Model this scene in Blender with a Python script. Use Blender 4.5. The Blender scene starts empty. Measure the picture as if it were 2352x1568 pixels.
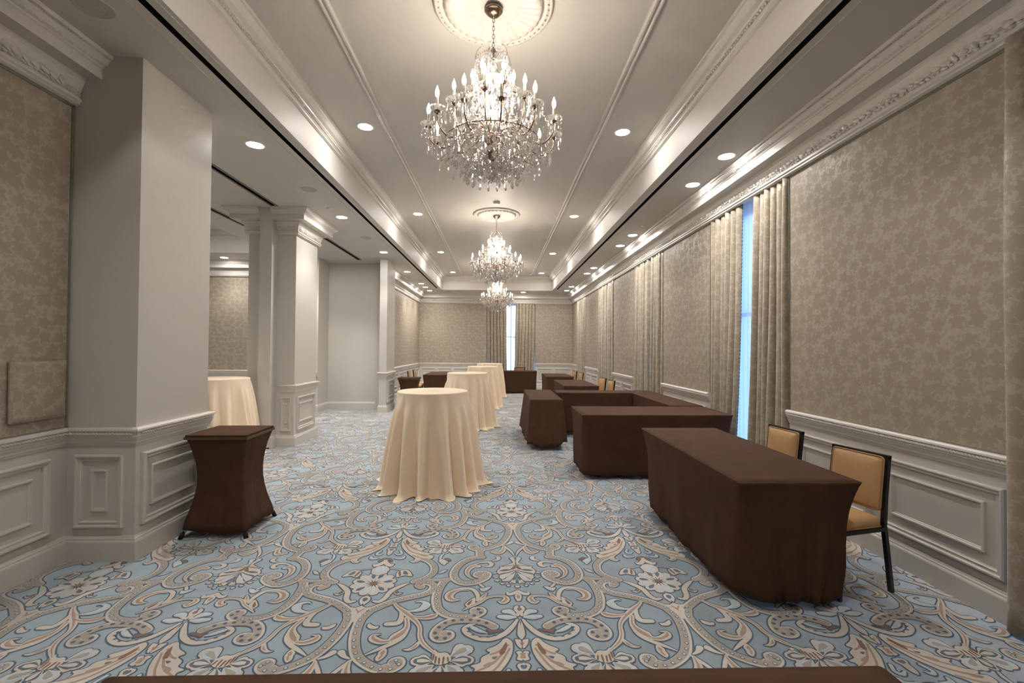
import bpy, math, random, json
import numpy as np
from mathutils import Vector, Matrix
random.seed(7)
C = bpy.context.scene.collection
PI = math.pi

# ------------------------------------------------------------------ helpers
class MB:
    """collects vertices / faces / uvs and links them as ONE mesh object"""
    def __init__(s): s.v=[]; s.f=[]; s.m=[]; s.uv=[]; s.sm=[]
    def face(s, idx, mat=0, uv=None, smooth=False):
        s.f.append(tuple(idx)); s.m.append(mat); s.uv.append(uv); s.sm.append(smooth)
    def add(s, verts, faces, mat=0, smooth=False):
        b=len(s.v); s.v.extend(tuple(p) for p in verts)
        for f in faces: s.face([b+i for i in f], mat, None, smooth)
        return b
    def box(s, x0,x1,y0,y1,z0,z1, mat=0, skip=''):
        v=[(x0,y0,z0),(x1,y0,z0),(x1,y1,z0),(x0,y1,z0),(x0,y0,z1),(x1,y0,z1),(x1,y1,z1),(x0,y1,z1)]
        fs=dict(b=(0,3,2,1),t=(4,5,6,7),f=(0,1,5,4),r=(1,2,6,5),k=(2,3,7,6),l=(3,0,4,7))
        s.add(v,[fs[k] for k in fs if k not in skip],mat)
    def grid(s, rows, mat=0, smooth=True, close=False, uvs=None):
        """rows: list of equally long rows of points"""
        n=len(rows[0]); b=len(s.v)
        for r in rows: s.v.extend(tuple(p) for p in r)
        for i in range(len(rows)-1):
            for j in range(n if close else n-1):
                k=(j+1)%n
                a=(b+i*n+j,b+i*n+k,b+(i+1)*n+k,b+(i+1)*n+j)
                uv=None
                if uvs: uv=[uvs[i][j],uvs[i][k],uvs[i+1][k],uvs[i+1][j]]
                s.face(a,mat,uv,smooth)
        return b
    def lathe(s, prof, c=(0,0,0), n=16, mat=0, smooth=True, caps=True):
        rows=[[(c[0]+r*math.cos(2*PI*j/n),c[1]+r*math.sin(2*PI*j/n),c[2]+z) for j in range(n)] for r,z in prof]
        b=s.grid(rows,mat,smooth,True)
        if caps:
            if prof[0][0]>1e-4: s.face([b+j for j in range(n)][::-1],mat)
            if prof[-1][0]>1e-4: s.face([b+(len(prof)-1)*n+j for j in range(n)],mat)
    def tube(s, pts, r, n=8, mat=0, caps=True, smooth=True):
        pts=[Vector(p) for p in pts]; rr=r if isinstance(r,(list,tuple)) else [r]*len(pts)
        rows=[]; up=None
        for i,p in enumerate(pts):
            t=(pts[min(i+1,len(pts)-1)]-pts[max(i-1,0)]).normalized()
            if up is None:
                up=Vector((0,0,1)) if abs(t.z)<.9 else Vector((1,0,0))
            a=t.cross(up).normalized(); b_=a.cross(t).normalized(); up=b_
            rows.append([p+a*(rr[i]*math.cos(2*PI*j/n))+b_*(rr[i]*math.sin(2*PI*j/n)) for j in range(n)])
        b=s.grid(rows,mat,smooth,True)
        if caps:
            s.face([b+j for j in range(n)][::-1],mat); s.face([b+(len(rows)-1)*n+j for j in range(n)],mat)
    def sweep(s, prof, path, mat=0, side=1, closed=False, caps=True):
        """prof: (distance from wall, z); path: points on the wall line; the room lies to the left of the path (side=1)"""
        n=len(path); P=[Vector(p) for p in path]; rows=[]
        def nrm(a,b):
            d=(b-a).normalized(); return Vector((-d.y,d.x))*side
        for i in range(n):
            if closed: n1=nrm(P[i-1],P[i]); n2=nrm(P[i],P[(i+1)%n])
            else:
                n1=nrm(P[max(i-1,0)],P[max(i,1)]); n2=nrm(P[min(i,n-2)],P[min(i+1,n-1)])
            m=(n1+n2)/(1+n1.dot(n2))
            rows.append([(P[i].x+m.x*d,P[i].y+m.y*d,z) for d,z in prof])
        if closed: rows.append(rows[0])
        b=s.grid(rows,mat,False)
        if caps and not closed:
            k=len(prof); s.face([b+j for j in range(k)],mat); s.face([b+(n-1)*k+j for j in range(k)][::-1],mat)
    def blobs(s, path, d, z, size, step, mat=0, side=1, skew=0.0, jitter=0.0, seg=8, closed=False):
        """carved ornament: a row of small rounded bumps along a moulding. size=(along,out,up)"""
        P=[Vector(p) for p in path]
        if closed: P.append(P[0])
        rnd=random.Random(3)
        for i in range(len(P)-1):
            t=(P[i+1]-P[i]); L=t.length; t=t/L; nn=Vector((-t.y,t.x))*side
            cnt=max(1,int(L/step))
            for k in range(cnt):
                a=(k+.5)/cnt*L
                q=P[i]+t*a
                sx,so,su=[q_*(1+jitter*rnd.uniform(-1,1)) for q_ in size]
                sk=skew+jitter*rnd.uniform(-.6,.6)
                vs=[]; 
                for ring,(rr,h) in enumerate(((1,0),(.75,.7))):
                    for j in range(seg):
                        an=2*PI*j/seg; u=math.cos(an)*rr*sx; w=math.sin(an)*rr*su
                        u2=u+w*sk; vs.append((q.x+t.x*u2+nn.x*(d+h*so),q.y+t.y*u2+nn.y*(d+h*so),z+w))
                vs.append((q.x+nn.x*(d+so),q.y+nn.y*(d+so),z))
                fs=[(j,(j+1)%seg,seg+(j+1)%seg,seg+j) for j in range(seg)]+[(seg+j,seg+(j+1)%seg,2*seg) for j in range(seg)]
                s.add(vs,fs,mat,True)
    def frame(s, P0, U, N, w, h, prof, mat=0):
        """mitred picture-frame moulding; P0 lower corner, U along, z up, N outwards; prof (inset,out)"""
        P0,U,N=Vector(P0),Vector(U),Vector(N); Z=Vector((0,0,1)); rows=[]
        for t,d in prof:
            rows.append([P0+U*t+Z*t+N*d, P0+U*(w-t)+Z*t+N*d, P0+U*(w-t)+Z*(h-t)+N*d, P0+U*t+Z*(h-t)+N*d])
        s.grid(rows,mat,False,True)
    def build(s, name, mats, parent=None, loc=None, autouv=True, recalc=True):
        me=bpy.data.meshes.new(name); me.from_pydata(s.v,[],s.f)
        if not isinstance(mats,(list,tuple)): mats=[mats]
        for m in mats: me.materials.append(m)
        me.polygons.foreach_set('material_index',s.m)
        me.polygons.foreach_set('use_smooth',s.sm)
        if autouv:
            me.update()
            uvl=me.uv_layers.new(name='UVMap')
            data=np.zeros((len(me.loops),2),np.float32)
            V=s.v
            for p in me.polygons:
                uv=s.uv[p.index]
                nn=p.normal
                for k,li in enumerate(range(p.loop_start,p.loop_start+p.loop_total)):
                    if uv: data[li]=uv[k]
                    else:
                        x,y,z=V[me.loops[li].vertex_index]
                        ax,ay,az=abs(nn.x),abs(nn.y),abs(nn.z)
                        if ax>=ay and ax>=az: data[li]=(y,z)
                        elif ay>=az: data[li]=(x,z)
                        else: data[li]=(x,y)
            uvl.data.foreach_set('uv',data.ravel())
        if recalc:
            import bmesh
            bm=bmesh.new(); bm.from_mesh(me); bmesh.ops.recalc_face_normals(bm,faces=bm.faces); bm.to_mesh(me); bm.free()
        me.update()
        o=bpy.data.objects.new(name,me); C.objects.link(o)
        if parent: o.parent=parent
        if loc: o.location=loc
        return o

def empty(name, label, cat, loc=(0,0,0), rz=0, group=None):
    o=bpy.data.objects.new(name,None); C.objects.link(o); o.location=loc; o.rotation_euler=(0,0,rz)
    o.empty_display_size=.1
    return tag(o,label,cat,group)
def tag(o,label=None,cat=None,group=None,kind=None):
    if label: o['label']=label
    if cat: o['category']=cat
    if group: o['group']=group
    if kind: o['kind']=kind
    return o
KIDS={}
def kids(o):
    return [c for c in C.objects if c.parent==o]
def copy_tree(o,parent=None,ch=None):
    if ch is None:
        ch={}
        for q in C.objects:
            if q.parent: ch.setdefault(q.parent.name,[]).append(q)
    c=o.copy(); C.objects.link(c); c.parent=parent
    for q in ch.get(o.name,[]): copy_tree(q,c,ch)
    return c
def struct(o): o['kind']='structure'; return o

# ------------------------------------------------------------------ materials
def srgb(r,g,b):
    f=lambda c:(c/255/12.92) if c/255<=.04045 else ((c/255+.055)/1.055)**2.4
    return (f(r),f(g),f(b),1)
def nm(name):
    m=bpy.data.materials.new(name); m.use_nodes=True; nt=m.node_tree
    return m,nt,nt.nodes['Principled BSDF']
def N(nt,t,**k):
    n=nt.nodes.new(t)
    for a,b in k.items():
        if hasattr(n,a): setattr(n,a,b)
        else: n.inputs[a].default_value=b
    return n
def L(nt,a,b): nt.links.new(a,b)
def Mth(nt,op,a,b=None,c=None,clamp=False):
    n=nt.nodes.new('ShaderNodeMath'); n.operation=op; n.use_clamp=clamp
    for i,x in enumerate((a,b,c)):
        if x is None: continue
        if isinstance(x,(int,float)): n.inputs[i].default_value=x
        else: nt.links.new(x,n.inputs[i])
    return n.outputs[0]
def mixc(nt,fac,a,b):
    n=nt.nodes.new('ShaderNodeMix'); n.data_type='RGBA'
    if isinstance(fac,(int,float)): n.inputs[0].default_value=fac
    else: nt.links.new(fac,n.inputs[0])
    for i,x in ((6,a),(7,b)):
        if isinstance(x,tuple): n.inputs[i].default_value=x
        else: nt.links.new(x,n.inputs[i])
    return n.outputs[2]
def paint(name,col,rough=.5,bump=.0,scale=60,var=.04,metal=0,spec=.5):
    m,nt,b=nm(name)
    tc=N(nt,'ShaderNodeTexCoord'); n=N(nt,'ShaderNodeTexNoise'); n.inputs['Scale'].default_value=scale; n.inputs['Detail'].default_value=3
    L(nt,tc.outputs['Object'],n.inputs['Vector'])
    dark=tuple(c*(1-var) for c in col[:3])+(1,); lite=tuple(min(1,c*(1+var)) for c in col[:3])+(1,)
    L(nt,mixc(nt,n.outputs[0],dark,lite),b.inputs['Base Color'])
    b.inputs['Roughness'].default_value=rough; b.inputs['Metallic'].default_value=metal; b.inputs['Specular IOR Level'].default_value=spec
    if bump:
        bp=N(nt,'ShaderNodeBump'); bp.inputs['Strength'].default_value=bump; bp.inputs['Distance'].default_value=.002
        L(nt,n.outputs[0],bp.inputs['Height']); L(nt,bp.outputs[0],b.inputs['Normal'])
    return m
def damask(name, ground, leaf, gr=.42, lr=.6, sheen=.0):
    """woven damask: lobed leaves and vines on a satin ground, laid out in UV metres"""
    m,nt,b=nm(name)
    uv=N(nt,'ShaderNodeUVMap'); 
    nz=N(nt,'ShaderNodeTexNoise',Scale=9.0,Detail=2.0); L(nt,uv.outputs[0],nz.inputs['Vector'])
    sub=N(nt,'ShaderNodeVectorMath',operation='SUBTRACT'); L(nt,nz.outputs['Color'],sub.inputs[0]); sub.inputs[1].default_value=(.5,.5,.5)
    sc=N(nt,'ShaderNodeVectorMath',operation='SCALE'); L(nt,sub.outputs[0],sc.inputs[0]); sc.inputs['Scale'].default_value=.03
    ad=N(nt,'ShaderNodeVectorMath',operation='ADD'); L(nt,uv.outputs[0],ad.inputs[0]); L(nt,sc.outputs[0],ad.inputs[1])
    def leaves(scale,size,lobes,rand):
        v=N(nt,'ShaderNodeTexVoronoi',voronoi_dimensions='2D'); v.inputs['Scale'].default_value=scale; v.inputs['Randomness'].default_value=rand
        L(nt,ad.outputs[0],v.inputs['Vector'])
        d=N(nt,'ShaderNodeVectorMath',operation='SUBTRACT'); L(nt,ad.outputs[0],d.inputs[0]); L(nt,v.outputs['Position'],d.inputs[1])
        s=N(nt,'ShaderNodeSeparateXYZ'); L(nt,d.outputs[0],s.inputs[0])
        ang=Mth(nt,'ARCTAN2',s.outputs[1],s.outputs[0])
        cs=N(nt,'ShaderNodeSeparateColor'); L(nt,v.outputs['Color'],cs.inputs[0])
        rot=Mth(nt,'MULTIPLY_ADD',cs.outputs[0],6.283,ang)
        l1=Mth(nt,'COSINE',Mth(nt,'MULTIPLY',rot,lobes))
        l2=Mth(nt,'COSINE',Mth(nt,'MULTIPLY',rot,lobes*3+2))
        half=Mth(nt,'COSINE',rot)
        R=Mth(nt,'ADD',Mth(nt,'MULTIPLY_ADD',l1,.15,.62),Mth(nt,'MULTIPLY_ADD',l2,.05,Mth(nt,'MULTIPLY',half,.12)))
        R=Mth(nt,'MULTIPLY',R,Mth(nt,'MULTIPLY_ADD',cs.outputs[1],.3,.85))
        r=Mth(nt,'MULTIPLY',v.outputs['Distance'],1/size)
        return Mth(nt,'MULTIPLY_ADD',Mth(nt,'SUBTRACT',R,r),9,.5,clamp=True),r
    a,ra=leaves(9.5,.66,5,.72)
    b2,rb=leaves(24,.55,3,.9)
    vn=N(nt,'ShaderNodeTexNoise',Scale=11.0,Detail=1.0); L(nt,uv.outputs[0],vn.inputs['Vector'])
    vine=Mth(nt,'SUBTRACT',1,Mth(nt,'MULTIPLY',Mth(nt,'ABSOLUTE',Mth(nt,'SUBTRACT',vn.outputs[0],.5)),60),clamp=True)
    b2=Mth(nt,'MULTIPLY',b2,.7)
    mask=Mth(nt,'MAXIMUM',a,Mth(nt,'MAXIMUM',b2,Mth(nt,'MULTIPLY',vine,.8)))
    wv=N(nt,'ShaderNodeTexNoise',Scale=1.0,Detail=2.0)
    mp=N(nt,'ShaderNodeMapping'); mp.inputs['Scale'].default_value=(60,700,1); L(nt,uv.outputs[0],mp.inputs[0]); L(nt,mp.outputs[0],wv.inputs['Vector'])
    col=mixc(nt,mask,ground,leaf)
    dk=N(nt,'ShaderNodeMix',data_type='RGBA',blend_type='MULTIPLY'); dk.inputs[0].default_value=1
    cr=N(nt,'ShaderNodeMapRange'); cr.inputs['To Min'].default_value=.82; cr.inputs['To Max'].default_value=1.14; L(nt,wv.outputs[0],cr.inputs[0])
    L(nt,col,dk.inputs[6]); L(nt,cr.outputs[0],dk.inputs[7]); L(nt,dk.outputs[2],b.inputs['Base Color'])
    L(nt,Mth(nt,'MULTIPLY_ADD',mask,lr-gr,gr),b.inputs['Roughness'])
    b.inputs['Sheen Weight'].default_value=sheen
    bp=N(nt,'ShaderNodeBump'); bp.inputs['Strength'].default_value=.25; bp.inputs['Distance'].default_value=.002
    L(nt,Mth(nt,'MULTIPLY_ADD',wv.outputs[0],.4,mask),bp.inputs['Height']); L(nt,bp.outputs[0],b.inputs['Normal'])
    return m
def cloth(name,col,rough=.85,sheen=.3,scale=500,var=.18,bump=.3,mottle=.12,stint=None):
    m,nt,b=nm(name)
    tc=N(nt,'ShaderNodeTexCoord')
    n=N(nt,'ShaderNodeTexNoise',Scale=float(scale),Detail=2.0); L(nt,tc.outputs['Object'],n.inputs['Vector'])
    n2=N(nt,'ShaderNodeTexNoise',Scale=7.0,Detail=4.0); L(nt,tc.outputs['Object'],n2.inputs['Vector'])
    f=Mth(nt,'ADD',Mth(nt,'MULTIPLY',n.outputs[0],var),Mth(nt,'MULTIPLY',n2.outputs[0],mottle))
    f=Mth(nt,'ADD',f,1-(var+mottle)/2)
    mx=N(nt,'ShaderNodeMix',data_type='RGBA',blend_type='MULTIPLY'); mx.inputs[0].default_value=1
    mx.inputs[6].default_value=col; L(nt,f,mx.inputs[7]); L(nt,mx.outputs[2],b.inputs['Base Color'])
    b.inputs['Roughness'].default_value=rough; b.inputs['Sheen Weight'].default_value=sheen; b.inputs['Specular IOR Level'].default_value=.25
    if stint: b.inputs['Sheen Tint'].default_value=stint
    bp=N(nt,'ShaderNodeBump'); bp.inputs['Strength'].default_value=bump; bp.inputs['Distance'].default_value=.001
    L(nt,n.outputs[0],bp.inputs['Height']); L(nt,bp.outputs[0],b.inputs['Normal'])
    return m
def yarn(name,col):
    """carpet pile: fine crosswise ribs and soft mottling"""
    m,nt,b=nm(name)
    g=N(nt,'ShaderNodeTexCoord')
    mp=N(nt,'ShaderNodeMapping'); mp.inputs['Scale'].default_value=(60,420,1); L(nt,g.outputs['Object'],mp.inputs[0])
    n=N(nt,'ShaderNodeTexNoise',Scale=1.0,Detail=2.0); L(nt,mp.outputs[0],n.inputs['Vector'])
    n2=N(nt,'ShaderNodeTexNoise',Scale=3.5,Detail=5.0); L(nt,g.outputs['Object'],n2.inputs['Vector'])
    f=Mth(nt,'MULTIPLY_ADD',n.outputs[0],.34,Mth(nt,'MULTIPLY_ADD',n2.outputs[0],.45,.60))
    mx=N(nt,'ShaderNodeMix',data_type='RGBA',blend_type='MULTIPLY'); mx.inputs[0].default_value=1
    mx.inputs[6].default_value=col; L(nt,f,mx.inputs[7]); L(nt,mx.outputs[2],b.inputs['Base Color'])
    b.inputs['Roughness'].default_value=.95; b.inputs['Specular IOR Level'].default_value=.1; b.inputs['Sheen Weight'].default_value=.5
    return m
def emit(name,col,s):
    m=bpy.data.materials.new(name); m.use_nodes=True; nt=m.node_tree; nt.nodes.clear()
    e=N(nt,'ShaderNodeEmission'); e.inputs[0].default_value=col; e.inputs[1].default_value=s
    o=N(nt,'ShaderNodeOutputMaterial'); L(nt,e.outputs[0],o.inputs[0]); return m

M={}
M['white']=paint('painted woodwork',srgb(208,202,193),.38,.05,40,.02)
M['wallpaint']=paint('flat wall paint',srgb(202,197,188),.5,.12,220,.02)
M['ceil']=paint('ceiling paint',srgb(206,200,192),.55,.12,220,.02)
M['track']=paint('dark ceiling slot',srgb(14,13,12),.6)
M['trackgrey']=paint('grey metal track',srgb(120,117,110),.4,metal=.6)
M['damask']=damask('woven damask wallcovering',srgb(173,161,145),srgb(157,144,125))
M['drape']=damask('damask drapery',srgb(166,154,136),srgb(150,137,117),.38,.6,.25)
M['edge']=paint('sage edge bead',srgb(120,122,108),.45)
M['brown']=cloth('brown polyester cloth',srgb(76,52,37),.95,.0,420,.5,.4,.5,(.6,.42,.3,1))
M['cream']=cloth('champagne linen cloth',srgb(250,228,198),.8,.3,420,.16,.35,.08)
M['tan']=paint('tan vinyl upholstery',srgb(196,156,108),.42,.2,260,.05)
M['piping']=paint('tan piping',srgb(176,128,96),.45)
M['black']=paint('black powder coated steel',srgb(16,15,15),.35,spec=.5)
M['rubber']=paint('black rubber',srgb(12,12,12),.8)
M['chrome']=paint('chromed tube',srgb(200,200,205),.15,metal=1)
M['laminate']=paint('brown laminate board',srgb(80,60,45),.5)
M['nickel']=paint('aged nickel',srgb(150,128,108),.25,metal=1)
M['plastic']=paint('white plastic',srgb(230,228,222),.35)
M['grey']=paint('grey speaker grille',srgb(186,180,170),.6)
M['candle']=paint('white candle sleeve',srgb(235,225,205),.4)
M['bulb']=emit('lit flame bulb',(1,.87,.70,1),60)
M['bulb'].cycles.emission_sampling='NONE'
M['lens']=emit('lit downlight lens',(1,.965,.935,1),140)
M['fringe']=paint('blue bead fringe',srgb(70,110,140),.5)
# crystal
m,nt,b=nm('cut crystal'); nt.nodes.remove(b); out=nt.nodes['Material Output']
gl=N(nt,'ShaderNodeBsdfGlass'); gl.inputs['IOR'].default_value=1.52; gl.inputs['Roughness'].default_value=0; gl.inputs['Color'].default_value=(1,.985,.96,1)
tr=N(nt,'ShaderNodeBsdfTransparent'); tr.inputs[0].default_value=(1,1,1,1)
gs=N(nt,'ShaderNodeBsdfGlossy'); gs.inputs['Roughness'].default_value=.09; gs.inputs[0].default_value=(1,.98,.95,1)
m1=N(nt,'ShaderNodeMixShader'); m1.inputs[0].default_value=.30; L(nt,gl.outputs[0],m1.inputs[1]); L(nt,tr.outputs[0],m1.inputs[2])
m2=N(nt,'ShaderNodeMixShader'); m2.inputs[0].default_value=.22; L(nt,m1.outputs[0],m2.inputs[1]); L(nt,gs.outputs[0],m2.inputs[2])
tl=N(nt,'ShaderNodeBsdfTranslucent'); tl.inputs[0].default_value=(1,.98,.95,1)
m3=N(nt,'ShaderNodeMixShader'); m3.inputs[0].default_value=.16; L(nt,m2.outputs[0],m3.inputs[1]); L(nt,tl.outputs[0],m3.inputs[2])
L(nt,m3.outputs[0],out.inputs[0]); M['crystal']=m
# sheer
m,nt,b=nm('sheer voile'); nt.nodes.remove(b); out=nt.nodes['Material Output']
df=N(nt,'ShaderNodeBsdfDiffuse'); df.inputs[0].default_value=(.85,.87,.9,1)
tl=N(nt,'ShaderNodeBsdfTranslucent'); tl.inputs[0].default_value=(.9,.92,.95,1)
tr=N(nt,'ShaderNodeBsdfTransparent')
a=N(nt,'ShaderNodeMixShader'); a.inputs[0].default_value=.7; L(nt,df.outputs[0],a.inputs[1]); L(nt,tl.outputs[0],a.inputs[2])
c=N(nt,'ShaderNodeMixShader'); c.inputs[0].default_value=.25; L(nt,a.outputs[0],c.inputs[1]); L(nt,tr.outputs[0],c.inputs[2])
L(nt,c.outputs[0],out.inputs[0]); M['sheer']=m
# pane
m,nt,b=nm('window glass'); nt.nodes.remove(b); out=nt.nodes['Material Output']
tr=N(nt,'ShaderNodeBsdfTransparent'); gs=N(nt,'ShaderNodeBsdfGlossy'); gs.inputs['Roughness'].default_value=.0
a=N(nt,'ShaderNodeMixShader'); a.inputs[0].default_value=.06; L(nt,tr.outputs[0],a.inputs[1]); L(nt,gs.outputs[0],a.inputs[2]); L(nt,a.outputs[0],out.inputs[0]); M['glass']=m
M['y_base']=yarn('carpet ground blue',srgb(168,184,193))
M['y_line']=yarn('carpet slate outline',srgb(72,92,110))
M['y_cream']=yarn('carpet cream',srgb(200,191,179))
M['y_taupe']=yarn('carpet taupe',srgb(164,154,143))
M['y_light']=yarn('carpet pale blue',srgb(182,199,207))
M['y_slate']=yarn('carpet deep blue',srgb(84,104,120))
M['y_tan']=yarn('carpet tan',srgb(164,138,118))
M['y_brown']=yarn('carpet russet',srgb(124,94,76))

# ------------------------------------------------------------------ dimensions (metres)
XR=2.88; XLF=-3.07; XL=-3.08; YF=17.7; YB=-2.4
ZS=3.63; ZT=4.12; ZC=3.26            # soffit, tray ceiling, underside of the crown
TX0,TX1,TY0,TY1=-2.055,1.932,-1.6,16.5
P1X=-2.60; P1Y0,P1Y1=3.36,4.16       # near pillar
BY=11.5                               # wall closing the side room and the alcove
BX=-9.2
WIN=[(0.80,2.40),(4.42,6.10),(7.88,9.58),(11.30,13.00),(14.90,16.50)]

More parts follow.
